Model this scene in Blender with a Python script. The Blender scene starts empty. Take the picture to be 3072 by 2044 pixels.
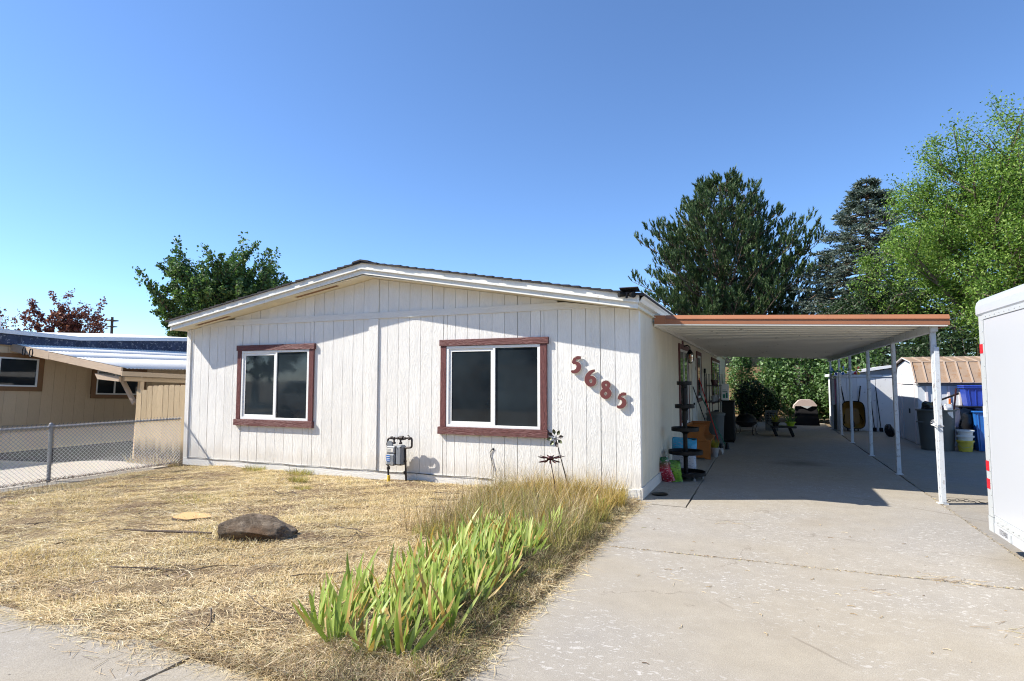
import bpy, math, random
import numpy as np
from mathutils import Vector, Matrix, Euler

sc = bpy.context.scene
R = math.radians
# ------------------------------------------------------------------ camera
cam_d = bpy.data.cameras.new('camera'); cam = bpy.data.objects.new('camera', cam_d)
sc.collection.objects.link(cam); sc.camera = cam
cam_d.sensor_width = 36.0; cam_d.lens = 1772.3 / 3072 * 36.0
cam_d.clip_start = 0.05; cam_d.clip_end = 3000
cam.location = (1.499, -7.866, 1.549)
cam.rotation_euler = (math.pi/2 + 0.068, 0.0, 0.4005)
# ------------------------------------------------------------------ light
SUN_AZ = (-0.918, -0.396); SUN_EL = R(41.5)
w = bpy.data.worlds.new('World'); sc.world = w; w.use_nodes = True
nt = w.node_tree; bg = nt.nodes['Background']
sky = nt.nodes.new('ShaderNodeTexSky'); sky.sky_type = 'NISHITA'; sky.sun_disc = False
sky.sun_elevation = SUN_EL; sky.sun_rotation = math.atan2(SUN_AZ[0], SUN_AZ[1]) % (2*math.pi)
sky.altitude = 1500; sky.air_density = 1.0; sky.dust_density = 0.3; sky.ozone_density = 7.5
nt.links.new(sky.outputs[0], bg.inputs[0]); bg.inputs[1].default_value = 0.110
sl = bpy.data.lights.new('sun', 'SUN'); sl.energy = 4.3; sl.angle = R(0.53); sl.color = (1.0, 0.945, 0.855)
sun = bpy.data.objects.new('sun', sl); sc.collection.objects.link(sun)
d = Vector((-SUN_AZ[0]*math.cos(SUN_EL), -SUN_AZ[1]*math.cos(SUN_EL), -math.sin(SUN_EL)))
sun.rotation_euler = d.to_track_quat('-Z', 'Y').to_euler()
sc.view_settings.view_transform = 'Standard'; sc.view_settings.look = 'None'
sc.view_settings.exposure = 1.12; sc.view_settings.gamma = 1.0; sc.view_settings.use_curve_mapping = False
sc.cycles.use_denoising = True; sc.cycles.denoising_prefilter = 'NONE'; sc.cycles.pixel_filter_type = 'BLACKMAN_HARRIS'; sc.cycles.filter_width = 1.1
sc.cycles.adaptive_threshold = 0.02; sc.cycles.max_bounces = 6; sc.cycles.diffuse_bounces = 3; sc.cycles.transparent_max_bounces = 8

# ------------------------------------------------------------------ helpers
COL = sc.collection
def tag(o, label=None, cat=None, group=None, kind=None):
    if label: o['label'] = label
    if cat: o['category'] = cat
    if group: o['group'] = group
    if kind: o['kind'] = kind
    return o
def thing(name, label, cat, loc=(0, 0, 0), rz=0.0, group=None):
    o = bpy.data.objects.new(name, None); COL.objects.link(o)
    o.location = loc; o.rotation_euler = (0, 0, rz); o.empty_display_size = 0.1
    return tag(o, label, cat, group)
def link(name, me, mat, parent=None):
    o = bpy.data.objects.new(name, me); COL.objects.link(o)
    if mat is not None and len(me.materials) == 0:
        for m in (mat if isinstance(mat, (list, tuple)) else [mat]): me.materials.append(m)
    if parent is not None: o.parent = parent
    return o
class MB:
    def __init__(s): s.v = []; s.f = []; s.m = []
    def add(s, vs, fs, mi=0):
        b = len(s.v); s.v += [tuple(p) for p in vs]; s.f += [tuple(i+b for i in f) for f in fs]; s.m += [mi]*len(fs); return s
    def box(s, x0, x1, y0, y1, z0, z1, c=0.0, M=None, mi=0):
        if c <= 0:
            vs = [(x, y, z) for z in (z0, z1) for y in (y0, y1) for x in (x0, x1)]
            fs = [(0,2,3,1),(4,5,7,6),(0,1,5,4),(2,6,7,3),(0,4,6,2),(1,3,7,5)]
        else:
            vs = []; idx = {}
            for iz, z in enumerate((z0, z1)):
                for iy, y in enumerate((y0, y1)):
                    for ix, x in enumerate((x0, x1)):
                        sx, sy, sz = (1, -1)[ix]*c, (1, -1)[iy]*c, (1, -1)[iz]*c
                        for a, p in (('x', (x, y+sy, z+sz)), ('y', (x+sx, y, z+sz)), ('z', (x+sx, y+sy, z))):
                            idx[(ix, iy, iz, a)] = len(vs); vs.append(p)
            I = lambda a, *k: idx[(*k, a)]
            fs = []
            for i in (0, 1):
                q = [I('x', i, 0, 0), I('x', i, 1, 0), I('x', i, 1, 1), I('x', i, 0, 1)]; fs.append(q if i else q[::-1])
                q = [I('y', 0, i, 0), I('y', 1, i, 0), I('y', 1, i, 1), I('y', 0, i, 1)]; fs.append(q[::-1] if i else q)
                q = [I('z', 0, 0, i), I('z', 1, 0, i), I('z', 1, 1, i), I('z', 0, 1, i)]; fs.append(q if i else q[::-1])
            for a in (0, 1):
                for b in (0, 1):
                    fs.append([I('x', a, b, 0), I('x', a, b, 1), I('y', a, b, 1), I('y', a, b, 0)])
                    fs.append([I('x', a, 0, b), I('x', a, 1, b), I('z', a, 1, b), I('z', a, 0, b)])
                    fs.append([I('y', 0, a, b), I('y', 1, a, b), I('z', 1, a, b), I('z', 0, a, b)])
                    for k in (0, 1): fs.append([I('x', a, b, k), I('y', a, b, k), I('z', a, b, k)])
        if M is not None: vs = [tuple(M @ Vector(p)) for p in vs]
        return s.add(vs, fs, mi)
    def prism(s, poly, axis, a, b, mi=0):
        """extrude a 2-D polygon along an axis between a and b; poly in the other two axes, in order"""
        n = len(poly)
        def P(p, t): return {'x': (t, p[0], p[1]), 'y': (p[0], t, p[1]), 'z': (p[0], p[1], t)}[axis]
        vs = [P(p, a) for p in poly] + [P(p, b) for p in poly]
        fs = [tuple(range(n))[::-1], tuple(range(n, 2*n))] + [(i, (i+1) % n, n+(i+1) % n, n+i) for i in range(n)]
        return s.add(vs, fs, mi)
    def tube(s, pts, r, n=8, cap=True, mi=0):
        pts = [Vector(p) for p in pts]; k = len(pts)
        rs = list(r) if isinstance(r, (list, tuple)) else [r]*k
        vs = []; up = None
        for i, p in enumerate(pts):
            t = (pts[min(i+1, k-1)] - pts[max(i-1, 0)])
            if t.length < 1e-9: t = Vector((0, 0, 1))
            t.normalize()
            if up is None:
                up = Vector((0, 0, 1)) if abs(t.z) < 0.9 else Vector((1, 0, 0))
            a = t.cross(up).normalized(); up = a.cross(t).normalized()
            for j in range(n):
                th = 2*math.pi*j/n
                vs.append(tuple(p + (a*math.cos(th) + up*math.sin(th))*rs[i]))
        fs = [(i*n+j, i*n+(j+1) % n, (i+1)*n+(j+1) % n, (i+1)*n+j) for i in range(k-1) for j in range(n)]
        if cap: fs += [tuple(range(n))[::-1], tuple(range((k-1)*n, k*n))]
        return s.add(vs, fs, mi)
    def lathe(s, prof, n=16, c=(0, 0, 0), sx=1, sy=1, mi=0, M=None):
        vs = []
        for r, z in prof:
            for j in range(n):
                th = 2*math.pi*j/n; vs.append((c[0]+r*sx*math.cos(th), c[1]+r*sy*math.sin(th), c[2]+z))
        k = len(prof)
        fs = [(i*n+j, i*n+(j+1) % n, (i+1)*n+(j+1) % n, (i+1)*n+j) for i in range(k-1) for j in range(n)]
        if prof[0][0] > 1e-6: fs.append(tuple(range(n))[::-1])
        if prof[-1][0] > 1e-6: fs.append(tuple(range((k-1)*n, k*n)))
        if M is not None: vs = [tuple(M @ Vector(p)) for p in vs]
        return s.add(vs, fs, mi)
    def mesh(s, name, smooth=False):
        me = bpy.data.meshes.new(name); me.from_pydata(s.v, [], s.f)
        if any(s.m): me.polygons.foreach_set('material_index', s.m)
        if smooth: me.polygons.foreach_set('use_smooth', [True]*len(s.f))
        me.update(); return me
    def build(s, name, mat, parent=None, smooth=False):
        o = link(name, s.mesh(name, smooth), mat, parent)
        if smooth:
            try: o.data.set_sharp_from_angle(angle=R(40))
            except Exception: pass
        return o
def bx(name, mat, parent, x0, x1, y0, y1, z0, z1, c=0.0, M=None):
    return MB().box(x0, x1, y0, y1, z0, z1, c, M).build(name, mat, parent)
def np_mesh(name, V, T, mat, parent=None, smooth=False):
    """big meshes of triangles or quads from numpy arrays"""
    me = bpy.data.meshes.new(name); V = np.asarray(V, dtype=np.float32); T = np.asarray(T, dtype=np.int32)
    k = T.shape[1]
    me.vertices.add(len(V)); me.vertices.foreach_set('co', V.ravel())
    me.loops.add(T.size); me.loops.foreach_set('vertex_index', T.ravel())
    me.polygons.add(len(T)); me.polygons.foreach_set('loop_start', np.arange(0, T.size, k, dtype=np.int32))
    try: me.polygons.foreach_set('loop_total', np.full(len(T), k, dtype=np.int32))
    except Exception: pass
    if smooth: me.polygons.foreach_set('use_smooth', np.ones(len(T), dtype=bool))
    me.update(calc_edges=True); me.validate()
    return link(name, me, mat, parent)

# ------------------------------------------------------------------ materials
MATS = {}
def nodes(name):
    m = bpy.data.materials.new(name); m.use_nodes = True; t = m.node_tree
    b = t.nodes['Principled BSDF']; return m, t, b
def N(t, kind, **kw):
    n = t.nodes.new('ShaderNode'+kind)
    for k, v in kw.items():
        if k in n.inputs: n.inputs[k].default_value = v
        else: setattr(n, k, v)
    return n
def ramp(t, src, stops):
    r = N(t, 'ValToRGB'); e = r.color_ramp.elements
    e[0].position = stops[0][0]; e[0].color = (*stops[0][1], 1) if len(stops[0][1]) == 3 else stops[0][1]
    e[1].position = stops[-1][0]; e[1].color = (*stops[-1][1], 1)
    for p, c in stops[1:-1]:
        x = e.new(p); x.color = (*c, 1)
    t.links.new(src, r.inputs[0]); return r.outputs[0]
def mixc(t, fac, a, b, mode='MIX'):
    n = N(t, 'Mix'); n.data_type = 'RGBA'; n.blend_type = mode
    if hasattr(fac, 'node'): t.links.new(fac, n.inputs[0])
    else: n.inputs[0].default_value = fac
    for v, i in ((a, 6), (b, 7)):
        if hasattr(v, 'node'): t.links.new(v, n.inputs[i])
        else: n.inputs[i].default_value = (*v, 1) if len(v) == 3 else v
    return n.outputs[2]
def math_(t, op, a, b=None):
    n = N(t, 'Math', operation=op)
    for v, i in ((a, 0), (b, 1)):
        if v is None: continue
        if hasattr(v, 'node'): t.links.new(v, n.inputs[i])
        else: n.inputs[i].default_value = v
    return n.outputs[0]
def coords(t, scale=(1, 1, 1), rand=0.0, rot=(0, 0, 0)):
    tc = N(t, 'TexCoord'); mp = N(t, 'Mapping'); mp.inputs['Scale'].default_value = scale; mp.inputs['Rotation'].default_value = rot
    if rand:
        oi = N(t, 'ObjectInfo'); cx = N(t, 'CombineXYZ')
        v = math_(t, 'MULTIPLY', oi.outputs['Random'], rand)
        for i in range(3): t.links.new(v, cx.inputs[i])
        va = N(t, 'VectorMath', operation='ADD'); t.links.new(tc.outputs['Object'], va.inputs[0]); t.links.new(cx.outputs[0], va.inputs[1])
        t.links.new(va.outputs[0], mp.inputs[0])
    else: t.links.new(tc.outputs['Object'], mp.inputs[0])
    return mp.outputs[0]
def noise(t, vec, scale, detail=4, rough=0.55, dist=0.0):
    n = N(t, 'TexNoise'); n.inputs['Scale'].default_value = scale; n.inputs['Detail'].default_value = detail
    n.inputs['Roughness'].default_value = rough; n.inputs['Distortion'].default_value = dist
    t.links.new(vec, n.inputs['Vector']); return n.outputs['Fac']
def bump(t, b, h, strength=0.3, dist=0.01):
    n = N(t, 'Bump'); n.inputs['Strength'].default_value = strength; n.inputs['Distance'].default_value = dist
    t.links.new(h, n.inputs['Height']); t.links.new(n.outputs[0], b.inputs['Normal'])
def P(name, col, rough=0.6, spec=0.3, metal=0.0, var=0.12, vs=3.0, bs=0.0, bsc=60.0, dirt=0.0, dcol=(0.12, 0.09, 0.06), obj=0.0, emis=None):
    """plain procedural paint / plastic / metal with mottling, wear and fine relief"""
    m, t, b = nodes(name); c0 = Vector(col)
    v = coords(t, rand=3.0)
    n1 = noise(t, v, vs, 5)
    c = ramp(t, n1, [(0.25, tuple(c0*(1-var))), (0.75, tuple(min(1, x) for x in c0*(1+var)))])
    if obj:
        oi = N(t, 'ObjectInfo'); g = ramp(t, oi.outputs['Random'], [(0, (1-obj,)*3), (1, (1+obj*0.4,)*3)])
        c = mixc(t, 1.0, c, g, 'MULTIPLY')
    if dirt:
        n2 = noise(t, v, vs*2.7, 8, 0.7)
        f = ramp(t, n2, [(0.62-dirt*0.25, (0, 0, 0)), (0.75-dirt*0.1, (1, 1, 1))])
        c = mixc(t, f, c, dcol)
    t.links.new(c, b.inputs['Base Color'])
    b.inputs['Roughness'].default_value = rough; b.inputs['Metallic'].default_value = metal
    b.inputs['Specular IOR Level'].default_value = spec
    if bs: bump(t, b, noise(t, v, bsc, 4), bs, 0.004)
    MATS[name] = m; return m
def leafmat(name, stops, transl=0.35, rough=0.5, spec=0.25, patch=None):
    m, t, b = nodes(name); g = N(t, 'NewGeometry')
    c = ramp(t, g.outputs['Random Per Island'], stops)
    if patch:
        n1 = noise(t, coords(t), patch[0], 3)
        f = ramp(t, n1, [(0.4, (0, 0, 0)), (0.62, (1, 1, 1))]); f2 = math_(t, 'MULTIPLY', f, patch[2])
        c = mixc(t, f2, c, patch[1])
    t.links.new(c, b.inputs['Base Color']); b.inputs['Roughness'].default_value = rough; b.inputs['Specular IOR Level'].default_value = spec
    if transl:
        tr = N(t, 'BsdfTranslucent'); mx = N(t, 'MixShader'); mx.inputs[0].default_value = transl
        cc = mixc(t, 1.0, c, (1.15, 1.25, 0.7), 'MULTIPLY'); t.links.new(cc, tr.inputs[0])
        t.links.new(b.outputs[0], mx.inputs[1]); t.links.new(tr.outputs[0], mx.inputs[2])
        t.links.new(mx.outputs[0], t.nodes['Material Output'].inputs[0])
    MATS[name] = m; return m
def woodgrain(name, col, strength=0.6, var=0.05, obj=0.04, axis='z', dirt=0.15, gs=14.0, rough=0.55, low=None):
    """painted rough-sawn board: cathedral grain in relief, slight soiling"""
    m, t, b = nodes(name); c0 = Vector(col)
    sc_ = {'z': (1, 1, 0.09), 'x': (0.09, 1, 1), 'y': (1, 0.09, 1)}[axis]
    v = coords(t, sc_, rand=7.0); v0 = coords(t, rand=7.0)
    n1 = noise(t, v, gs, 2, 0.5, 1.6)
    rings = math_(t, 'SINE', math_(t, 'MULTIPLY', n1, 62.0))
    n2 = noise(t, v, gs*9, 3, 0.6)
    h = math_(t, 'ADD', math_(t, 'MULTIPLY', rings, 0.35), math_(t, 'MULTIPLY', n2, 1.1))
    bump(t, b, h, strength, 0.006)
    c = ramp(t, noise(t, v0, 1.3, 4), [(0.3, tuple(c0*(1-var))), (0.7, tuple(c0*(1+var)))])
    oi = N(t, 'ObjectInfo'); g = ramp(t, oi.outputs['Random'], [(0, (1-obj,)*3), (1, (1.0,)*3)])
    c = mixc(t, 1.0, c, g, 'MULTIPLY')
    crev = ramp(t, h, [(0.15, (0.72, 0.70, 0.66)), (0.55, (1, 1, 1))]); c = mixc(t, 0.16, c, crev, 'MULTIPLY')
    if dirt:
        sp = noise(t, v0, 9, 8, 0.75); f = ramp(t, sp, [(0.66, (0, 0, 0)), (0.78, (1, 1, 1))])
        c = mixc(t, math_(t, 'MULTIPLY', f, dirt*2), c, (0.35, 0.30, 0.24))
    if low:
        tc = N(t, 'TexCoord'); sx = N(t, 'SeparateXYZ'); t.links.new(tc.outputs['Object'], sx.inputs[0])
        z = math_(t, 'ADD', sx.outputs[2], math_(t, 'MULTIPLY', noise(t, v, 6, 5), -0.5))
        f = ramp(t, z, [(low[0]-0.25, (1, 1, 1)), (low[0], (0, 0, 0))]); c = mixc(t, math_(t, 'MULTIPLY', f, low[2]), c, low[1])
    t.links.new(c, b.inputs['Base Color']); b.inputs['Roughness'].default_value = rough; b.inputs['Specular IOR Level'].default_value = 0.25
    MATS[name] = m; return m

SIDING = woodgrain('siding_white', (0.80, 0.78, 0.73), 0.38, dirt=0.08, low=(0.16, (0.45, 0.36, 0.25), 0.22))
SIDING_S = woodgrain('siding_bounce_tint', (0.76, 0.69, 0.54), 0.35, gs=18)  # white siding tinted warm for the side wall; bounced light put into the colour
SIDING_H = woodgrain('siding_white_h', (0.76, 0.745, 0.70), 0.35, axis='x')
CORE = P('siding_groove', (0.62, 0.60, 0.55), 0.8)
CREAM = P('soffit_cream', (0.74, 0.67, 0.50), 0.6, dirt=0.1, dcol=(0.45, 0.38, 0.26), vs=2)
FASCIA = P('fascia_white', (0.80, 0.78, 0.71), 0.45, var=0.05, dirt=0.12, dcol=(0.42, 0.36, 0.28), vs=4)
TRIM = woodgrain('trim_oxblood', (0.155, 0.062, 0.058), 0.8, axis='x', dirt=0.05)
TRIMV = woodgrain('trim_oxblood_v', (0.155, 0.062, 0.058), 0.8, axis='z', dirt=0.05)
VINYL = P('vinyl_white', (0.80, 0.80, 0.77), 0.35, var=0.03)
SHINGLE = P('shingle', (0.045, 0.042, 0.045), 0.9, var=0.4, vs=40, bs=0.5, bsc=200, obj=0.3)
CARWHITE = P('carport_white', (0.82, 0.79, 0.70), 0.4, var=0.05, vs=2, dirt=0.05)
POSTM = P('post_white', (0.60, 0.63, 0.65), 0.45, var=0.06, vs=6, dirt=0.3, dcol=(0.22, 0.16, 0.12))
COPPER = P('fascia_copper', (0.34, 0.145, 0.075), 0.4, var=0.10, vs=2, dirt=0.1, dcol=(0.25, 0.09, 0.05))
BLACK = P('black_plastic', (0.008, 0.008, 0.008), 0.45, spec=0.2)
DARKMETAL = P('dark_metal', (0.05, 0.045, 0.045), 0.5, metal=0.6, var=0.4, vs=30, dirt=0.15, dcol=(0.14, 0.07, 0.04))
GALV = P('galvanised', (0.25, 0.26, 0.275), 0.45, metal=0.5, var=0.2, vs=25)
STEEL = P('steel_grey', (0.30, 0.31, 0.32), 0.4, metal=0.3, var=0.1)
METERGREY = P('meter_grey', (0.20, 0.215, 0.23), 0.45, var=0.1, vs=12, dirt=0.05)
TAN = woodgrain('neighbour_tan', (0.68, 0.50, 0.31), 0.4, dirt=0.1)
TANH = woodgrain('neighbour_tan_h', (0.55, 0.42, 0.30), 0.4, axis='x', dirt=0.15)
TANY = woodgrain('neighbour_tan_y', (0.55, 0.42, 0.28), 0.4, axis='y', dirt=0.15)
BROWN = woodgrain('neighbour_brown', (0.26, 0.135, 0.06), 0.4, dirt=0.05)
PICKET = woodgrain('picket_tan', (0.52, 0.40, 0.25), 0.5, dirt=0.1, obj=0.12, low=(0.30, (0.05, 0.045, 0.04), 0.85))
CORRUG = P('corrugated_white', (0.80, 0.78, 0.74), 0.85, spec=0.05, var=0.05, vs=5, dirt=0.12, dcol=(0.45, 0.40, 0.33))
TAR = P('tar_blue', (0.035, 0.05, 0.095), 0.5, var=0.4, vs=6, dirt=0.3, dcol=(0.45, 0.46, 0.5))
ROOFWHITE = P('roof_white', (0.78, 0.78, 0.78), 0.8, spec=0.05, var=0.03)
SHEDWHITE = P('shed_white', (0.70, 0.71, 0.72), 0.5, var=0.05, dirt=0.05)
SHEDMETAL = P('shed_metal', (0.58, 0.62, 0.66), 0.4, var=0.05, vs=2, dirt=0.08, dcol=(0.4, 0.3, 0.22))
SHEDPINK = P('shed_rib', (0.72, 0.66, 0.66), 0.4, var=0.05, dirt=0.1, dcol=(0.4, 0.25, 0.2))
SHEDROOF = P('shed_roof', (0.30, 0.215, 0.15), 0.5, var=0.14, vs=3, dirt=0.45, dcol=(0.25, 0.12, 0.04))
SHEDROOF2 = P('shed_roof_rib', (0.38, 0.29, 0.22), 0.5, var=0.1, vs=3, dirt=0.15, dcol=(0.34, 0.18, 0.08))
TRAILER = P('trailer_white', (0.44, 0.455, 0.48), 0.25, spec=0.5, var=0.015, vs=1.5)
TRAILTRIM = P('trailer_trim', (0.42, 0.44, 0.445), 0.3, spec=0.5, var=0.03)
RED = P('reflector_red', (0.55, 0.02, 0.03), 0.3, spec=0.5, var=0.15, vs=60)
GREYTAPE = P('grey_tape', (0.48, 0.50, 0.50), 0.5)
TEXTGREY = P('text_grey', (0.10, 0.10, 0.11), 0.5)
ORANGEWOOD = woodgrain('orange_wood', (0.36, 0.125, 0.028), 0.2, axis='x', dirt=0.02, rough=0.35)
BLUEP = P('blue_plastic', (0.02, 0.055, 0.36), 0.35, spec=0.5, var=0.08)
BLUEP2 = P('blue_plastic_bright', (0.02, 0.13, 0.42), 0.35, spec=0.5, var=0.08)
BINGREY = P('bin_grey', (0.10, 0.105, 0.095), 0.5, var=0.1, dirt=0.05)
BUCKETY = P('bucket_yellow', (0.58, 0.46, 0.06), 0.4, var=0.08, dirt=0.08)
BUCKETW = P('bucket_white', (0.66, 0.66, 0.62), 0.4, var=0.06, dirt=0.1)
BLACKBAG = P('black_bag', (0.015, 0.015, 0.018), 0.25, spec=0.5, bs=0.8, bsc=18)
WHITECLOTH = P('white_cloth', (0.75, 0.74, 0.72), 0.8, var=0.08, vs=10)
PINKW = P('pink_foam', (0.72, 0.30, 0.52), 0.6)
BARROWY = P('barrow_yellow', (0.22, 0.12, 0.02), 0.45, var=0.15, dirt=0.25, dcol=(0.12, 0.07, 0.03))
LIME = P('lime_plastic', (0.33, 0.46, 0.03), 0.4)
CLAY = P('pale_stone', (0.36, 0.33, 0.30), 0.8, var=0.2, vs=8)
GREENP = P('green_paint', (0.02, 0.16, 0.10), 0.4)
REDP = P('red_paint', (0.45, 0.03, 0.025), 0.4)
ORANGEP = P('orange_paint', (0.60, 0.15, 0.02), 0.4)
NUMRED = P('number_red', (0.145, 0.045, 0.042), 0.5, var=0.1)
PEELWHITE = P('number_edge', (0.72, 0.66, 0.55), 0.6)
CABLE = P('cable_black', (0.03, 0.03, 0.03), 0.5)
YELLOWP = P('gas_yellow', (0.62, 0.42, 0.04), 0.5)
RUBBER = P('rubber', (0.02, 0.02, 0.02), 0.85, bs=0.3)
BROWNMETAL = P('flower_metal', (0.055, 0.018, 0.022), 0.4, metal=0.4, var=0.3, vs=20)
OLIVEMETAL = P('flower_green', (0.10, 0.11, 0.06), 0.45, metal=0.3, var=0.4, vs=15)
PALECOVER = P('pale_cover', (0.52, 0.42, 0.38), 0.6, var=0.06)
DARKCLOTH = P('dark_cloth', (0.015, 0.014, 0.016), 0.8)
BRICKTAN = P('wall_tan', (0.36, 0.25, 0.14), 0.8, var=0.15, obj=0.15)
CARDBOARD = P('cardboard', (0.42, 0.30, 0.18), 0.8)
STRAWPLANT = leafmat('straw_plant', [(0, (0.42, 0.30, 0.03)), (1, (0.30, 0.34, 0.05))])
DOORWHITE = P('door_white', (0.66, 0.64, 0.58), 0.5, var=0.03)
CARSILVER = P('car_silver', (0.50, 0.51, 0.53), 0.25, metal=0.5, spec=0.5)
# glass: dark room behind a glossy pane, with dust film
def glass():
    m, t, b = nodes('window_glass'); v = coords(t, rand=5)
    c = ramp(t, noise(t, v, 1.1, 3), [(0.3, (0.010, 0.014, 0.018)), (0.75, (0.030, 0.042, 0.050))])
    t.links.new(c, b.inputs['Base Color']); r = ramp(t, noise(t, v, 5, 6), [(0.4, (0.02,)*3), (0.8, (0.10,)*3)])
    t.links.new(r, b.inputs['Roughness']); b.inputs['Specular IOR Level'].default_value = 0.5
    bump(t, b, noise(t, v, 1.5, 1), 0.05, 0.01)
    return m
GLASS = glass()
def clear_glass():
    m, t, b = nodes('lamp_glass'); b.inputs['Base Color'].default_value = (0.8, 0.7, 0.5, 1); b.inputs['Roughness'].default_value = 0.05
    b.inputs['Transmission Weight'].default_value = 0.9; return m
LAMPGLASS = clear_glass()
def concrete(name, tone=1.0, warm=0.0, flakes=1.0):
    m, t, b = nodes(name); v = coords(t)
    a = Vector((0.355+warm*0.02, 0.315+warm*0.004, 0.252-warm*0.015))*tone; g = Vector((0.335, 0.310, 0.275))*tone
    c = mixc(t, ramp(t, noise(t, v, 0.45, 3), [(0.35, (0, 0, 0)), (0.65, (1, 1, 1))]), tuple(a), tuple(g))
    c = mixc(t, 0.6, c, ramp(t, noise(t, v, 4.5, 8, 0.75), [(0.25, (0.78, 0.77, 0.75)), (0.7, (1.10, 1.10, 1.09))]), 'MULTIPLY')
    c = mixc(t, 0.7, c, ramp(t, noise(t, v, 150, 3, 0.8), [(0.32, (0.58, 0.58, 0.58)), (0.70, (1.25, 1.25, 1.25))]), 'MULTIPLY')
    # spalled flakes in drifts
    drift = ramp(t, noise(t, v, 0.9, 3), [(0.42, (0, 0, 0)), (0.58, (1, 1, 1))])
    vf = coords(t, (0.62, 1, 1), rot=(0, 0, 0.15))
    fl = noise(t, vf, 30, 7, 0.7, 0.8); f = ramp(t, fl, [(0.565, (0, 0, 0)), (0.61, (1, 1, 1))])
    ff = math_(t, 'MULTIPLY', math_(t, 'MULTIPLY', f, drift), 0.75*flakes)
    c = mixc(t, ff, c, tuple(Vector((0.50, 0.475, 0.44))*tone))
    # dark specks and damp stains
    vo = N(t, 'TexVoronoi'); vo.inputs['Scale'].default_value = 9; t.links.new(v, vo.inputs['Vector'])
    f2 = ramp(t, vo.outputs['Distance'], [(0.05, (1, 1, 1)), (0.09, (0, 0, 0))])
    f2 = math_(t, 'MULTIPLY', f2, ramp(t, noise(t, v, 2.0, 2), [(0.55, (0, 0, 0)), (0.6, (1, 1, 1))]))
    c = mixc(t, math_(t, 'MULTIPLY', f2, 0.75), c, (0.09, 0.075, 0.06))
    st = ramp(t, noise(t, v, 0.7, 4, 0.6), [(0.60, (0, 0, 0)), (0.78, (1, 1, 1))])
    c = mixc(t, math_(t, 'MULTIPLY', st, 0.35), c, (0.24, 0.20, 0.15))
    # old oil stain below the parking spot
    tc = N(t, 'TexCoord'); mp = N(t, 'Mapping'); mp.inputs['Location'].default_value = (-2.1, -4.6, 0); t.links.new(tc.outputs['Object'], mp.inputs[0])
    ln = N(t, 'VectorMath', operation='LENGTH'); t.links.new(mp.outputs[0], ln.inputs[0])
    o = math_(t, 'ADD', ln.outputs['Value'], math_(t, 'MULTIPLY', noise(t, v, 3, 5), 0.8))
    c = mixc(t, math_(t, 'MULTIPLY', ramp(t, o, [(0.45, (1, 1, 1)), (1.25, (0, 0, 0))]), 0.6), c, (0.09, 0.08, 0.06))
    # hairline crack net
    vc = N(t, 'TexVoronoi', feature='DISTANCE_TO_EDGE'); vc.inputs['Scale'].default_value = 0.33
    nv = noise(t, v, 2.5, 5, 0.6); va = N(t, 'VectorMath', operation='ADD'); cx = N(t, 'CombineXYZ')
    t.links.new(math_(t, 'MULTIPLY', nv, 0.9), cx.inputs[0]); t.links.new(math_(t, 'MULTIPLY', nv, -0.8), cx.inputs[1])
    t.links.new(v, va.inputs[0]); t.links.new(cx.outputs[0], va.inputs[1]); t.links.new(va.outputs[0], vc.inputs['Vector'])
    fc = ramp(t, vc.outputs['Distance'], [(0.001, (1, 1, 1)), (0.0038, (0, 0, 0))])
    fc = math_(t, 'MULTIPLY', fc, ramp(t, noise(t, v, 1.3, 2), [(0.46, (0, 0, 0)), (0.52, (1, 1, 1))]))
    c = mixc(t, math_(t, 'MULTIPLY', fc, 0.6), c, (0.16, 0.13, 0.10))
    t.links.new(c, b.inputs['Base Color']); b.inputs['Roughness'].default_value = 0.85; b.inputs['Specular IOR Level'].default_value = 0.2
    h = math_(t, 'ADD', noise(t, v, 120, 4, 0.7), math_(t, 'MULTIPLY', ff, -0.5)); h = math_(t, 'ADD', h, math_(t, 'MULTIPLY', noise(t, v, 7, 3), 0.8))
    bump(t, b, h, 0.35, 0.006); return m
CONC = concrete('concrete_drive'); CONC2 = concrete('concrete_side', 0.88, 0.6, 0.5); CONC3 = concrete('concrete_street', 0.98, 0.3, 0.5)
CONCN = concrete('concrete_neighbour', 1.3, 0.3, 0.2)
def soil(name, a, b_, c_):
    m, t, b = nodes(name); v = coords(t)
    c = ramp(t, noise(t, v, 1.7, 7, 0.65), [(0.3, a), (0.5, b_), (0.72, c_)])
    c = mixc(t, 0.8, c, ramp(t, noise(t, v, 45, 5, 0.75, 1.5), [(0.3, (0.45, 0.42, 0.38)), (0.7, (1.2, 1.2, 1.2))]), 'MULTIPLY')
    t.links.new(c, b.inputs['Base Color']); b.inputs['Roughness'].default_value = 0.95; b.inputs['Specular IOR Level'].default_value = 0.1
    bump(t, b, noise(t, v, 40, 6, 0.75, 1.0), 0.8, 0.03); return m
SOIL = soil('dry_lawn_soil', (0.16, 0.11, 0.075), (0.27, 0.20, 0.125), (0.40, 0.31, 0.19))
DIRT = soil('bare_ground', (0.16, 0.12, 0.08), (0.24, 0.19, 0.13), (0.30, 0.25, 0.17))
STRAW = leafmat('straw', [(0, (0.20, 0.12, 0.06)), (0.10, (0.50, 0.36, 0.19)), (0.45, (0.74, 0.59, 0.34)), (0.85, (0.85, 0.73, 0.48)), (1, (0.88, 0.82, 0.64))], 0.2, 0.6, 0.3,
                patch=(1.3, (0.56, 0.38, 0.20), 0.30))
TALLG = leafmat('tall_grass', [(0, (0.46, 0.35, 0.15)), (0.35, (0.40, 0.36, 0.13)), (0.6, (0.25, 0.30, 0.09)), (0.8, (0.34, 0.24, 0.11)), (1, (0.55, 0.44, 0.22))], 0.3, 0.55)
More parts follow.
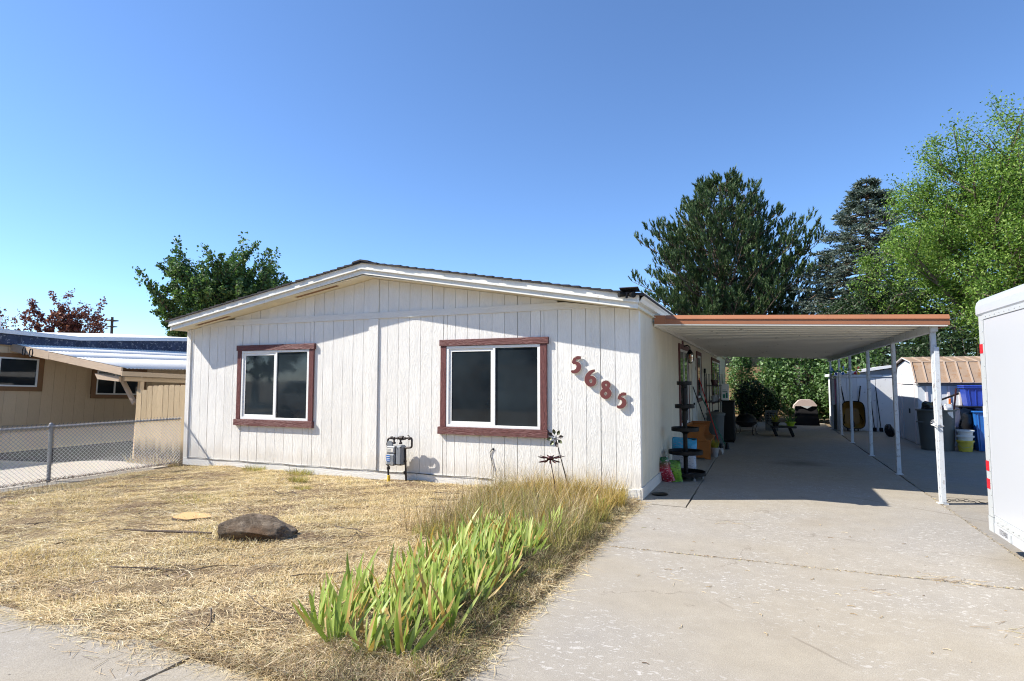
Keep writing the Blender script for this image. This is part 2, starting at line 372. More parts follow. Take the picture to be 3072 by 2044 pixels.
GOLDG = leafmat('golden_grass', [(0, (0.42, 0.26, 0.07)), (0.4, (0.52, 0.36, 0.11)), (0.75, (0.44, 0.37, 0.12)), (1, (0.58, 0.44, 0.18))], 0.3, 0.55)
FRINGE = leafmat('fringe_grass', [(0, (0.06, 0.04, 0.025)), (0.35, (0.14, 0.095, 0.05)), (0.6, (0.13, 0.15, 0.045)), (0.82, (0.34, 0.29, 0.17)), (1, (0.09, 0.055, 0.03))], 0.15, 0.6)
DEBRIS = leafmat('debris', [(0, (0.05, 0.035, 0.03)), (0.5, (0.12, 0.08, 0.06)), (0.85, (0.22, 0.15, 0.11)), (1, (0.40, 0.33, 0.28))], 0.0, 0.8)
LITTER = leafmat('litter', [(0, (0.12, 0.08, 0.05)), (0.3, (0.32, 0.22, 0.12)), (0.6, (0.50, 0.38, 0.22)), (0.9, (0.62, 0.52, 0.36)), (1, (0.25, 0.27, 0.10))], 0.15, 0.6)
def irismat(name, base, tip):
    m, t, b = nodes(name); tc = N(t, 'TexCoord'); sx = N(t, 'SeparateXYZ'); t.links.new(tc.outputs['Generated'], sx.inputs[0])
    oi = N(t, 'ObjectInfo')
    c = ramp(t, oi.outputs['Random'], [(0, base[0]), (0.5, base[1]), (1, base[2])])
    z = math_(t, 'ADD', sx.outputs[2], math_(t, 'MULTIPLY', noise(t, coords(t, rand=3), 30, 3), 0.16))
    c = mixc(t, ramp(t, z, [(0.05, (1, 1, 1)), (0.25, (0, 0, 0))]), c, (0.42, 0.42, 0.20))
    c = mixc(t, ramp(t, z, [(tip, (0, 0, 0)), (tip+0.07, (1, 1, 1))]), c, (0.44, 0.29, 0.10))
    st = noise(t, coords(t, (1, 1, 0.02), rand=3), 220, 2); c = mixc(t, 0.35, c, ramp(t, st, [(0.3, (0.7, 0.7, 0.7)), (0.7, (1.2, 1.2, 1.2))]), 'MULTIPLY')
    t.links.new(c, b.inputs['Base Color']); b.inputs['Roughness'].default_value = 0.45; b.inputs['Specular IOR Level'].default_value = 0.35
    tr = N(t, 'BsdfTranslucent'); mx = N(t, 'MixShader'); mx.inputs[0].default_value = 0.3; t.links.new(mixc(t, 1, c, (1.2, 1.25, 0.6), 'MULTIPLY'), tr.inputs[0])
    t.links.new(b.outputs[0], mx.inputs[1]); t.links.new(tr.outputs[0], mx.inputs[2]); t.links.new(mx.outputs[0], t.nodes['Material Output'].inputs[0])
    return m
GREENS = [(0.22, 0.31, 0.055), (0.33, 0.43, 0.095), (0.46, 0.52, 0.17)]
IRIS = irismat('iris_leaf', GREENS, 1.0); IRISTIP = irismat('iris_leaf_tip', GREENS, 0.90)
IRISDEAD = irismat('iris_leaf_dead', [(0.36, 0.20, 0.06), (0.44, 0.29, 0.10), (0.52, 0.40, 0.20)], 0.7)
MAPLE = leafmat('maple_leaf', [(0, (0.035, 0.075, 0.028)), (0.5, (0.065, 0.125, 0.042)), (0.85, (0.11, 0.19, 0.062)), (1, (0.18, 0.26, 0.10))], 0.3)
PLUM = leafmat('plum_leaf', [(0, (0.11, 0.04, 0.05)), (0.6, (0.19, 0.075, 0.075)), (1, (0.32, 0.15, 0.13))], 0.35)
PINEN = leafmat('pine_needle', [(0, (0.026, 0.055, 0.022)), (0.5, (0.056, 0.10, 0.038)), (0.85, (0.10, 0.155, 0.056)), (1, (0.17, 0.215, 0.085))], 0.12)
SPRUCEN = leafmat('spruce_needle', [(0, (0.06, 0.09, 0.072)), (0.5, (0.125, 0.165, 0.135)), (1, (0.26, 0.30, 0.26))], 0.1)
ELM = leafmat('elm_leaf', [(0, (0.05, 0.105, 0.02)), (0.35, (0.11, 0.205, 0.035)), (0.75, (0.20, 0.32, 0.06)), (1, (0.34, 0.44, 0.13))], 0.4)
SHRUBL = leafmat('shrub_leaf', [(0, (0.05, 0.11, 0.03)), (0.5, (0.10, 0.19, 0.06)), (1, (0.20, 0.29, 0.12))], 0.3, spec=0.4)
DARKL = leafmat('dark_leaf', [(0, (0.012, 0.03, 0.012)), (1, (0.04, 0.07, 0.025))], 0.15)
def bark(name, a, b_):
    m, t, b = nodes(name); v = coords(t, (1, 1, 0.25)); c = ramp(t, noise(t, v, 14, 6, 0.7, 0.6), [(0.3, a), (0.7, b_)])
    t.links.new(c, b.inputs['Base Color']); b.inputs['Roughness'].default_value = 0.95; bump(t, b, noise(t, v, 18, 6, 0.7, 0.6), 0.9, 0.03); return m
BARK = bark('bark_brown', (0.05, 0.035, 0.025), (0.17, 0.13, 0.10)); BARKP = bark('bark_pine', (0.07, 0.045, 0.03), (0.22, 0.16, 0.12))
def rockmat():
    m, t, b = nodes('rock'); v = coords(t)
    c = ramp(t, noise(t, v, 5, 7, 0.65, 0.8), [(0.25, (0.03, 0.022, 0.016)), (0.42, (0.15, 0.105, 0.065)), (0.60, (0.36, 0.28, 0.20)), (0.8, (0.14, 0.095, 0.06))])
    c = mixc(t, ramp(t, noise(t, v, 2.2, 3), [(0.5, (0, 0, 0)), (0.62, (1, 1, 1))]), c, (0.15, 0.085, 0.04))
    t.links.new(c, b.inputs['Base Color']); b.inputs['Roughness'].default_value = 0.85; bump(t, b, noise(t, coords(t, (0.6, 1, 4.0), rot=(0.1, 0.25, 0)), 9, 9, 0.75, 0.6), 1.0, 0.09); return m
ROCK = rockmat()
def stumpmat():
    m, t, b = nodes('cut_wood'); v = coords(t); ln = N(t, 'VectorMath', operation='LENGTH'); t.links.new(v, ln.inputs[0])
    s = math_(t, 'SINE', math_(t, 'MULTIPLY', math_(t, 'ADD', ln.outputs['Value'], math_(t, 'MULTIPLY', noise(t, v, 12, 3), 0.03)), 420))
    c = ramp(t, s, [(0.0, (0.52, 0.30, 0.12)), (1.0, (0.66, 0.44, 0.20))]); t.links.new(c, b.inputs['Base Color']); b.inputs['Roughness'].default_value = 0.8; return m
CUTWOOD = stumpmat()
def bagmat(name, stops, scale, marks):
    m, t, b = nodes(name); v = coords(t)
    sx = N(t, 'SeparateXYZ'); t.links.new(v, sx.inputs[0])
    c = ramp(t, math_(t, 'ADD', math_(t, 'MULTIPLY', sx.outputs[2], scale), math_(t, 'MULTIPLY', noise(t, v, 6, 3), 0.12)), stops)
    f = ramp(t, noise(t, coords(t, (1.0, 1.0, 2.2)), 26, 2), [(0.60, (0, 0, 0)), (0.63, (1, 1, 1))])
    c = mixc(t, math_(t, 'MULTIPLY', f, 0.8), c, marks)
    t.links.new(c, b.inputs['Base Color']); b.inputs['Roughness'].default_value = 0.25; bump(t, b, noise(t, v, 14, 5, 0.6, 0.6), 0.6, 0.02); return m
BAGRED = bagmat('bag_red', [(0.1, (0.30, 0.015, 0.03)), (0.5, (0.45, 0.02, 0.05)), (0.85, (0.03, 0.13, 0.05))], 2.4, (0.7, 0.45, 0.5))
BAGGREEN = bagmat('bag_green', [(0.0, (0.10, 0.26, 0.015)), (0.6, (0.17, 0.36, 0.02)), (1, (0.05, 0.15, 0.02))], 3.0, (0.03, 0.05, 0.02))
BAGBLUE = bagmat('bag_blue', [(0.1, (0.50, 0.54, 0.60)), (0.70, (0.56, 0.60, 0.66)), (0.78, (0.04, 0.30, 0.52)), (1, (0.05, 0.36, 0.60))], 1.8, (0.25, 0.28, 0.40))

# ================================================================== setting: ground and paving
rnd = random.Random(7)
def rough_line(a, b, amp=0.01, step=0.12):
    a = Vector(a); b = Vector(b); n = max(2, int((b-a).length/step)); nn = Vector((-(b-a).y, (b-a).x)).normalized(); out = []; w_ = 0
    for i in range(n):
        w_ = 0.7*w_ + rnd.uniform(-amp, amp); out.append(tuple(a+(b-a)*(i/n) + (nn*w_ if i else nn*0)))
    return out
def slab(name, poly, mat, parent, z1=0.0, th=0.07, amp=0.006):
    pts = []
    for i in range(len(poly)): pts += rough_line(poly[i], poly[(i+1) % len(poly)], amp)
    return MB().prism(pts, 'z', z1-th, z1).build(name, mat, parent)
gm = MB().add([(-1500, -1500, -0.08), (1500, -1500, -0.08), (1500, 1500, -0.08), (-1500, 1500, -0.08)], [(0, 1, 2, 3)])
tag(gm.build('ground', DIRT), kind='structure', label='dry bare earth of the lots and land beyond')
drive = tag(bpy.data.objects.new('driveway', None), kind='structure', label='pale weathered concrete driveway running under the carport'); COL.objects.link(drive)
slab('concrete_slab', [(0.03, -9.5), (3.52, -9.5), (3.52, -2.24), (0.03, -2.30)], CONC, drive, 0.0)
slab('concrete_slab', [(0.03, -2.28), (3.52, -2.222), (3.52, 16.5), (0.61, 16.5), (0.60, -0.26), (0.03, -0.24)], CONC, drive, -0.002, amp=0.004)
slab('concrete_slab', [(0.0, -0.225), (0.585, -0.245), (0.597, 16.5), (0.0, 16.5)], CONC, drive, 0.004, amp=0.002)
yard = tag(bpy.data.objects.new('side_pavement', None), kind='structure', label='stained concrete paving between the carport posts and the sheds'); COL.objects.link(yard)
slab('concrete_slab', [(3.54, -9.5), (9.5, -9.5), (9.5, 1.9), (3.545, 1.75)], CONC2, yard, -0.006, amp=0.01)
slab('concrete_slab', [(3.545, 1.77), (9.5, 1.92), (9.5, 6.0), (3.55, 5.6)], CONC2, yard, -0.004, amp=0.01)
slab('concrete_slab', [(3.55, 5.62), (9.5, 6.02), (9.5, 14.5), (3.55, 14.5)], CONC2, yard, -0.006, amp=0.006)
walk = tag(bpy.data.objects.new('sidewalk', None), kind='structure', label='grey concrete pavement slabs in front of the dry lawn'); COL.objects.link(walk)
slab('concrete_slab', [(-1.50, -9.5), (0.015, -9.5), (0.015, -5.10), (-0.75, -5.42), (-1.49, -5.36)], CONC3, walk, -0.004, amp=0.012)
slab('concrete_slab', [(-6.0, -9.5), (-1.515, -9.5), (-1.505, -5.34), (-2.7, -5.36), (-6.0, -5.46)], CONC3, walk, -0.002, amp=0.012)
slab('concrete_slab', [(-14.0, -9.5), (-6.015, -9.5), (-6.015, -5.46), (-14.0, -5.6)], CONC3, walk, -0.003, amp=0.012)
nd = tag(bpy.data.objects.new('neighbour_driveway', None), kind='structure', label='bright concrete drive beyond the wire fence'); COL.objects.link(nd)
slab('concrete_slab', [(-13.95, -5.0), (-8.66, -5.0), (-8.70, 0.28), (-9.3, 0.18), (-10.0, -0.02), (-10.7, -0.12), (-11.2, -0.67), (-12.5, -0.89), (-13.95, -1.3)], CONCN, nd, -0.03, 0.05, 0.01)
slab('painted_shade_patch', [(-13.95, -1.28), (-12.5, -0.87), (-11.2, -0.65), (-10.7, -0.10), (-10.0, 0.0), (-9.3, 0.2), (-8.75, 0.3), (-8.75, 9), (-13.95, 9)], P('painted_shade', (0.045, 0.044, 0.045), 0.9, var=0.3, vs=8, bs=0.5, bsc=90), nd, -0.032, 0.05, 0.01)  # dark slab cut to the porch's shadow outline; shade put into the colour
curb = tag(bpy.data.objects.new('mowing_strip', None), kind='structure', label='narrow grey concrete strip at the foot of the wire fence'); COL.objects.link(curb)
slab('concrete_slab', [(-8.50, -5.2), (-8.18, -5.2), (-8.22, -2.6), (-8.50, -2.62)], CONC2, curb, 0.012, 0.09, 0.008)
slab('concrete_slab', [(-8.50, -2.60), (-8.22, -2.58), (-8.12, -0.75), (-8.50, -0.62)], CONC2, curb, 0.016, 0.09, 0.008)
# lawn soil: bumpy sheet
def height(x, y):
    return 0.018*np.sin(x*1.7+0.6)*np.cos(y*1.9-0.3) + 0.010*np.sin(x*4.9+y*3.1) + 0.006*np.sin(x*11.3-y*9.7+1.0) + 0.012
nx, ny = 150, 100
gx = np.linspace(-8.2, 0.03, nx); gy = np.linspace(-5.5, 0.03, ny)
XX, YY = np.meshgrid(gx, gy); ZZ = height(XX, YY)
edge = np.minimum(np.minimum((0.06-XX)/0.25, (YY+5.48)/0.2), 1.0); edge = np.clip(edge, 0, 1); ZZ = ZZ*edge - 0.02*(1-edge)
V = np.stack([XX, YY, ZZ], -1).reshape(-1, 3)
ii = np.arange(nx*ny).reshape(ny, nx); Q = np.stack([ii[:-1, :-1], ii[:-1, 1:], ii[1:, 1:], ii[1:, :-1]], -1).reshape(-1, 4)
tag(np_mesh('lawn_ground', V, Q, SOIL, smooth=True), kind='structure', label='bumpy dry soil of the front lawn')

# ================================================================== the white mobile home
LX = -8.47; RIDX = -4.25; PL = 0.2032
def ztop(x): return 3.440 - 0.175*abs(x-RIDX)
def zsof(x): return 3.20 - 0.167*abs(x-RIDX)
H = thing('mobile_home', 'long low white mobile home with grooved siding, brown window trim and shallow gable', 'house')
core = MB()
poly = [(LX+0.02, 0.0), (-0.012, 0.0), (-0.012, zsof(0)-0.02), (RIDX, zsof(RIDX)-0.02), (LX+0.02, zsof(LX)-0.02)]
core.prism(poly, 'y', 0.013, 19.78); core.build('wall', CORE, H)
WINS = [(-7.07, -5.54, 0.87, 2.08), (-2.90, -1.39, 0.86, 2.07)]
SEAMS = [LX+0.16+k*PL for k in (2, 8, 14)] + [-0.119-k*PL for k in (2, 8, 14)]
def plank(xl, xr, z0, zf, name='plank'):
    g = 0.003; gl, gr = [0.0065 if any(abs(e_-x_) < 0.01 for x_ in SEAMS) else g for e_ in (xl, xr)]
    if xr-xl < 0.03: return
    a, b = xl+gl, xr-gr
    tops = [zf(b), zf(a)]
    if max(tops) - z0 < 0.02: return
    pts = [(a, z0), (b, z0), (b, max(tops[0], z0+0.004))]
    if a < RIDX < b: pts.append((RIDX, zf(RIDX)))
    pts.append((a, max(tops[1], z0+0.004)))
    MB().prism(pts, 'y', 0.0, 0.02).build(name, SIDING, H)
def wall_planks(edges, z0, zf):
    for a, b in edges:
        cuts = sorted({a, b} | {w_ for W_ in WINS for w_ in W_[:2] if a < w_ < b})
        for p, q in zip(cuts[:-1], cuts[1:]):
            W_ = next((W_ for W_ in WINS if W_[0] <= (p+q)/2 <= W_[1]), None)
            if W_ is None: plank(p, q, z0, zf)
            else:
                plank(p, q, z0, lambda x: W_[2]+0.0); plank(p, q, W_[3], zf)
left_e = [LX+0.16+k*PL for k in range(20)] + [-4.335]
right_e = [-0.119-k*PL for k in range(20)] + [-4.15]
edges = list(zip(left_e[:-1], left_e[1:])) + [(b, a) for a, b in zip(right_e[:-1], right_e[1:])]
zl = lambda x: min(2.545, zsof(x)-0.004)
wall_planks(edges, 0.135, zl)
zg = lambda x: zsof(x)-0.004
for a, b in edges:
    if min(zg(a), zg(b)) > 2.66: plank(a, b, 2.645, zg)
bx('batten', SIDING, H, -4.335, -4.152, -0.022, 0.013, 0.135, 2.543, 0.003)
MB().prism([(-4.335, 2.648), (-4.152, 2.648), (-4.152, zg(-4.152)), (RIDX, zg(RIDX)), (-4.335, zg(-4.335))], 'y', -0.018, 0.013).build('batten', SIDING, H)
# frieze board, skirting, corner boards
fx0, fx1 = -8.16, -0.345
MB().prism([(fx0, 2.545), (fx1, 2.545), (-1.02, 2.645), (-7.50, 2.645)], 'y', -0.024, 0.013).build('frieze_board', SIDING_H, H)
for a, b in ((LX+0.003, -5.9), (-5.896, -3.4), (-3.396, -0.003)):
    bx('skirting_board', SIDING_H, H, a, b, -0.026, 0.013, 0.0, 0.132, 0.003)
MB().prism([(LX, 0.134), (LX+0.10, 0.134), (LX+0.10, zl(LX+0.1)), (LX, zl(LX))], 'y', -0.024, 0.10).build('corner_board', SIDING, H)
MB().prism([(LX+0.102, 0.134), (LX+0.158, 0.134), (LX+0.158, zl(LX+0.158)), (LX+0.102, zl(LX+0.102))], 'y', -0.004, 0.013).build('plank', SIDING, H)
MB().prism([(-0.118, 0.134), (0.002, 0.134), (0.002, zl(0)), (-0.118, zl(-0.118))], 'y', -0.006, 0.0125).build('corner_board', SIDING, H)
# roof: soffits, barge boards, stepped shingle courses
for s in (-1, 1):
    xe = RIDX + s*4.30
    ordr = (lambda l: l) if s > 0 else (lambda l: l[::-1])
    # soffit
    P4 = [(RIDX, zsof(RIDX)), (xe, zsof(xe)), (xe, zsof(xe)+0.012), (RIDX, zsof(RIDX)+0.012)]
    MB().prism(ordr(P4), 'y', -0.298, 19.7).build('soffit', CREAM, H)
    # two stacked barge boards, the upper proud of the lower
    def strip(lo, hi, y0, y1, name, mat, e=xe):
        a = [(RIDX, ztop(RIDX)-lo), (e, ztop(e)-lo), (e, ztop(e)-hi), (RIDX, ztop(RIDX)-hi)]
        MB().prism(ordr(a), 'y', y0, y1).build(name, mat, H)
    strip(0.205, 0.125, -0.312, -0.285, 'barge_board', FASCIA)
    strip(0.216, 0.196, -0.322, -0.300, 'barge_lip', FASCIA)
    strip(0.135, 0.045, -0.340, -0.300, 'barge_board', FASCIA, xe+s*0.02)
    strip(0.143, 0.120, -0.352, -0.336, 'barge_lip', FASCIA, xe+s*0.02)
    strip(0.115, 0.042, -0.30, 19.75, 'roof_deck', CREAM)
    # shingle courses
    n = 31; L = 4.36
    for k in range(n):
        x0 = RIDX + s*(L*k/n); x1 = RIDX + s*(L*(k+1)/n + 0.03)
        j = rnd.uniform(-0.012, 0.012); o = 0.014 + rnd.uniform(-0.003, 0.004)
        a = [(x0, ztop(x0)-0.045), (x1, ztop(x1)-0.045), (x1, ztop(x1)-0.045+o+0.018), (x0, ztop(x0)-0.045+o)]
        MB().prism(ordr(a), 'y', -0.372+j, 19.78).build('shingle_course', SHINGLE, H)
a = [(RIDX-0.15, ztop(RIDX-0.15)-0.022), (RIDX, ztop(RIDX)-0.022), (RIDX+0.15, ztop(RIDX+0.15)-0.022), (RIDX+0.15, ztop(RIDX+.15)+0.002), (RIDX, ztop(RIDX)+0.004), (RIDX-0.15, ztop(RIDX-.15)+0.002)]
MB().prism(a, 'y', -0.385, 19.79).build('ridge_cap', SHINGLE, H)
# soffit vents
for xa, xb in ((-8.05, -7.25), (-5.72, -4.85)):
    for k, (y0, y1) in enumerate(((-0.20, -0.185), (-0.172, -0.157), (-0.144, -0.129))):
        a = [(xa, zsof(xa)-0.004), (xb, zsof(xb)-0.004), (xb, zsof(xb)+0.002), (xa, zsof(xa)+0.002)]
        MB().prism(a, 'y', y0, y1).build('soffit_vent', BROWN, H)
# windows
def window(x0, x1, z0, z1, sillx=0.13):
    e = thing('window', None, None); e.parent = H
    y = -0.030
    bx('trim', TRIM, e, x0-0.115, x1+0.125, y-0.014, 0.013, z1+0.002, z1+0.098, 0.004)
    bx('trim', TRIMV, e, x0-0.100, x0-0.002, y, 0.013, z0+0.002, z1, 0.003)
    bx('trim', TRIMV, e, x1+0.002, x1+0.100, y, 0.013, z0+0.002, z1, 0.003)
    bx('sill', TRIM, e, x0-sillx, x1+0.115, y-0.024, 0.013, z0-0.108, z0, 0.004)
    f = 0.042; fm = MB()
    fm.box(x0, x1, -0.024, 0.012, z1-f, z1-0.001, 0.003); fm.box(x0, x1, -0.024, 0.012, z0+0.002, z0+f, 0.003)
    fm.box(x0, x0+f, -0.024, 0.012, z0+f, z1-f, 0.002); fm.box(x1-f, x1, -0.024, 0.012, z0+f, z1-f, 0.002)
    fm.build('frame', VINYL, e)
    xm = (x0+x1)/2 + 0.01; s = 0.045
    sm = MB()
    sm.box(x0+f, x0+f+s, -0.010, 0.012, z0+f, z1-f, 0.002); sm.box(xm-0.03, xm+0.012, -0.010, 0.012, z0+f, z1-f, 0.002)
    sm.box(x0+f+s, xm-0.03, -0.010, 0.012, z1-f-s, z1-f, 0.002); sm.box(x0+f+s, xm-0.03, -0.010, 0.012, z0+f, z0+f+s, 0.002)
    sm.build('sash', VINYL, e)
    bx('mullion', VINYL, e, xm+0.013, xm+0.045, -0.022, 0.012, z0+f, z1-f, 0.002)
    bx('pane', GLASS, e, x0+f+s, xm-0.03, -0.002, 0.010, z0+f+s, z1-f-s)
    bx('pane', GLASS, e, xm+0.045, x1-f, -0.006, 0.010, z0+f, z1-f)
for W_ in WINS: window(*W_)
# side wall facing the carport
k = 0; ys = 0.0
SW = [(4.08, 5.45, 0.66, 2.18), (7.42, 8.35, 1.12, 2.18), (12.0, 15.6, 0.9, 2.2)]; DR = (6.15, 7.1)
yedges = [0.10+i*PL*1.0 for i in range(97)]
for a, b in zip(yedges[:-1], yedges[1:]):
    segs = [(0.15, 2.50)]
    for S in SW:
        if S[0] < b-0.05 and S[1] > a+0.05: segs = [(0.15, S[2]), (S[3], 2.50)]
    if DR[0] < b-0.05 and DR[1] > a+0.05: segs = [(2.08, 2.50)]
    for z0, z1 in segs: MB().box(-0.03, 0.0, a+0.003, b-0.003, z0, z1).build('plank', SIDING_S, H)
bx('corner_board', SIDING, H, -0.0115, 0.004, 0.013, 0.098, 0.134, 2.5, 0.002)
for a, b in ((-0.02, 2.4), (2.405, 9.0), (9.005, 19.78)): bx('skirting_board', SIDING, H, -0.010, 0.024, a, b, 0.0, 0.148, 0.003)
bx('fascia_board', FASCIA, H, -0.005, 0.022, -0.29, 19.75, 2.50, 2.60, 0.003)
# gutter along the eave
gp = [(0.024, 2.555), (0.085, 2.555), (0.105, 2.60), (0.135, 2.625), (0.140, 2.675), (0.128, 2.675), (0.124, 2.632), (0.098, 2.610), (0.078, 2.567), (0.036, 2.567), (0.036, 2.675), (0.024, 2.675)]
MB().prism(gp, 'y', -0.30, 19.7).build('gutter', FASCIA, H)
def side_window(y0, y1, z0, z1, n):
    e = thing('window', None, None); e.parent = H
    t_ = MB(); t_.box(-0.012, 0.03, y0-0.1, y1+0.1, z1, z1+0.1, 0.003); t_.box(-0.012, 0.03, y0-0.1, y1+0.1, z0-0.1, z0, 0.003)
    t_.box(-0.012, 0.028, y0-0.1, y0, z0, z1, 0.003); t_.box(-0.012, 0.028, y1, y1+0.1, z0, z1, 0.003); t_.build('trim', TRIMV, e)
    f = MB(); f.box(-0.01, 0.02, y0, y1, z1-0.05, z1-0.001); f.box(-0.01, 0.02, y0, y1, z0+0.001, z0+0.05)
    for i in range(n+1):
        yy = y0 + (y1-y0-0.05)*i/n; f.box(-0.01, 0.019, yy+0.0005, yy+0.05, z0+0.051, z1-0.051)
    f.build('frame', VINYL, e)
    for i in range(n):
        ya = y0 + (y1-y0-0.05)*i/n + 0.05; yb = y0 + (y1-y0-0.05)*(i+1)/n
        bx('pane', GLASS, e, -0.0115, 0.006, ya, yb, z0+0.05, z1-0.05)
side_window(*SW[0], 2); side_window(*SW[1], 1); side_window(*SW[2], 3)
D_ = thing('door', None, None); D_.parent = H
bx('panel', DOORWHITE, D_, -0.02, 0.004, DR[0]+0.06, DR[1]-0.06, 0.12, 2.04, 0.003)
for y0, y1, z0, z1 in ((DR[0]+0.18, DR[1]-0.18, 0.3, 0.95), (DR[0]+0.18, DR[1]-0.18, 1.1, 1.9)): bx('panel', DOORWHITE, D_, 0.0, 0.016, y0, y1, z0, z1, 0.008)
fr = MB(); fr.box(-0.02, 0.03, DR[0], DR[0]+0.058, 0.1, 2.1); fr.box(-0.02, 0.03, DR[1]-0.058, DR[1], 0.1, 2.1); fr.box(-0.02, 0.03, DR[0]+0.058, DR[1]-0.058, 2.042, 2.1); fr.build('frame', DOORWHITE, D_)
MB().tube([(0.0, DR[0]+0.13, 1.02), (0.06, DR[0]+0.13, 1.02)], [0.02, 0.03], 10).build('handle', DARKMETAL, D_)
for z in (0.4, 1.1, 1.8): bx('hinge', DARKMETAL, D_, 0.004, 0.012, DR[1]-0.075, DR[1]-0.05, z, z+0.09)
# roof vent pipe above
vp = thing('roof_vent', 'small dark capped vent pipe standing on the roof beyond the gutter', 'vent', (-0.75, 8.0, ztop(-0.75)-0.03))
MB().lathe([(0.07, 0), (0.07, 0.42)], 12).build('pipe', STEEL, vp); MB().lathe([(0.12, 0.40), (0.12, 0.55), (0.10, 0.57), (0.0, 0.575)], 12).build('cap', DARKMETAL, vp, True)
# floodlight fixed on the barge board end
fl = thing('floodlight', 'small dark floodlight with solar panel on the roof corner', 'light', (-0.08, -0.36, 2.66))
bx('bracket', DARKMETAL, fl, -0.012, 0.012, -0.02, 0.06, -0.05, 0.02)
Mx = Matrix.Rotation(R(-15), 4, 'X')
bx('solar_panel', DARKMETAL, fl, -0.08, 0.16, -0.09, 0.06, 0.045, 0.057, 0.002, Mx)
MB().tube([(-0.02, 0, 0), (-0.09, -0.05, -0.005)], [0.028, 0.042], 12).build('lamp_head', BLACK, fl, True)
MB().tube([(0.04, 0, -0.01), (0.10, -0.05, -0.02)], [0.028, 0.040], 12).build('lamp_head', BLACK, fl, True)

# ================================================================== carport
CP = thing('carport', 'flat white metal carport with copper-brown front edge on slim white posts', 'carport', (0, 0, 0))
CY0, CY1, CX0, CX1 = 1.06, 14.25, 0.03, 3.66
def zc(x): return 2.425 - 0.040*x         # underside
ncp = 33
for i in range(ncp):
    y0 = CY0+0.06+(CY1-CY0-0.08)*i/ncp; y1 = CY0+0.06+(CY1-CY0-0.08)*(i+1)/ncp
    prof = [(y0+0.002, 0.0), (y1-0.034, 0.0), (y1-0.028, -0.014), (y1-0.008, -0.014), (y1-0.003, 0.004), (y1-0.003, 0.03), (y0+0.002, 0.03)]
    m = MB(); n = len(prof)
    vs = [(CX0, y, zc(CX0)+z) for y, z in prof] + [(CX1-0.02, y, zc(CX1-0.02)+z) for y, z in prof]
    m.add(vs, [tuple(range(n)), tuple(range(n, 2*n))[::-1]] + [(j, n+j, n+(j+1) % n, (j+1) % n) for j in range(n)])
    m.build('roof_panel', CARWHITE, CP)
def along_x(prof, x0, x1, name, mat, xe0=0, xe1=0):
    n = len(prof); vs = [(x0, y, zc(x0)+z) for y, z in prof] + [(x1, y, zc(x1)+z) for y, z in prof]
    MB().add(vs, [tuple(range(n)), tuple(range(n, 2*n))[::-1]] + [(j, n+j, n+(j+1) % n, (j+1) % n) for j in range(n)]).build(name, mat, CP)
# front edge: upper lip lit, lower face, white drip below
along_x([(CY0, -0.028), (CY0+0.055, -0.028), (CY0+0.055, 0.105), (CY0+0.022, 0.105), (CY0-0.014, 0.048), (CY0, 0.040)], 0.20, CX1+0.02, 'front_fascia', COPPER)
along_x([(CY0-0.004, -0.030), (CY0+0.052, -0.030), (CY0+0.052, 0.100), (CY0-0.004, 0.100)], 0.03, 0.198, 'fascia_end', COPPER)
along_x([(CY0+0.004, -0.045), (CY0+0.10, -0.045), (CY0+0.10, -0.0285), (CY0+0.004, -0.0285)], 0.035, CX1, 'drip_edge', CARWHITE)
# long side edge and carrying beam over the posts
zr = zc(CX1)
MB().box(CX1-0.018, CX1+0.012, CY0+0.056, CY1, zr-0.045, zr+0.10).build('side_fascia', COPPER, CP)
MB().box(3.495, 3.575, CY0+0.105, CY1-0.01, zc(3.58)-0.105, zc(3.58)-0.004, 0.004).build('beam', POSTM, CP)
MB().box(CX0-0.02, CX0+0.025, CY0+0.06, CY1, zc(0)-0.06, zc(0)-0.003).build('ledger', CARWHITE, CP)
along_x([(CY1, -0.012), (CY1+0.02, -0.012), (CY1+0.02, 0.09), (CY1, 0.09)], CX0, CX1, 'rear_fascia', COPPER)
posts = [1.26, 3.80, 6.42, 9.2, 11.5, 13.85]; PX = 3.535; ptop = zc(3.58)-0.106
for i, y in enumerate(posts):
    h = 0.030; dx = [0.02, 0.012, 0.0, -0.006, 0.01, 0][i]
    m = MB(); vs = []
    for z, o in ((-0.004, dx), (ptop, 0)):
        vs += [(PX+o-h, y-h, z), (PX+o+h, y-h, z), (PX+o+h, y+h, z), (PX+o-h, y+h, z)]
    m.add(vs, [(0, 3, 2, 1), (4, 5, 6, 7), (0, 1, 5, 4), (1, 2, 6, 5), (2, 3, 7, 6), (3, 0, 4, 7)])
    m.box(PX-h*0.55, PX+h*0.55, y-h-0.007, y-h-0.001, 0.1, ptop-0.05)
    p = m.build('post', POSTM, CP)
    bx('foot_plate', POSTM, CP, PX+dx-0.055, PX+dx+0.055, y-0.055, y+0.055, -0.003, 0.008)
    if i == 0:
        bx('post_sleeve', POSTM, CP, PX-0.002, PX+0.052, y-0.052, y-0.040, 0.02, 1.98, 0.002)
        m = MB(); m.tube([(PX-0.05, y-0.06, 0.98), (PX+0.06, y-0.06, 0.975), (PX+0.06, y+0.05, 0.98), (PX-0.05, y+0.05, 0.985), (PX-0.05, y-0.06, 0.98)], 0.005, 6)
        m.build('wire_tie', WHITECLOTH, CP)
kn = MB()
for k in range(6):
    a = k*1.05; c = Vector((PX-0.055, 1.195, 1.02)); e_ = c + Vector((math.cos(a)*0.03, -0.02, math.sin(a)*0.04)); s_ = Vector((-math.sin(a), 0, math.cos(a)))*0.011
    kn.add([c, e_+s_, e_*1.0+Vector((0, -0.015, 0)), e_-s_], [(0, 1, 2), (0, 2, 3)])
tag(kn.build('rag_knot', WHITECLOTH), 'scrap of pink and white rag tied round the front carport post', 'rag')

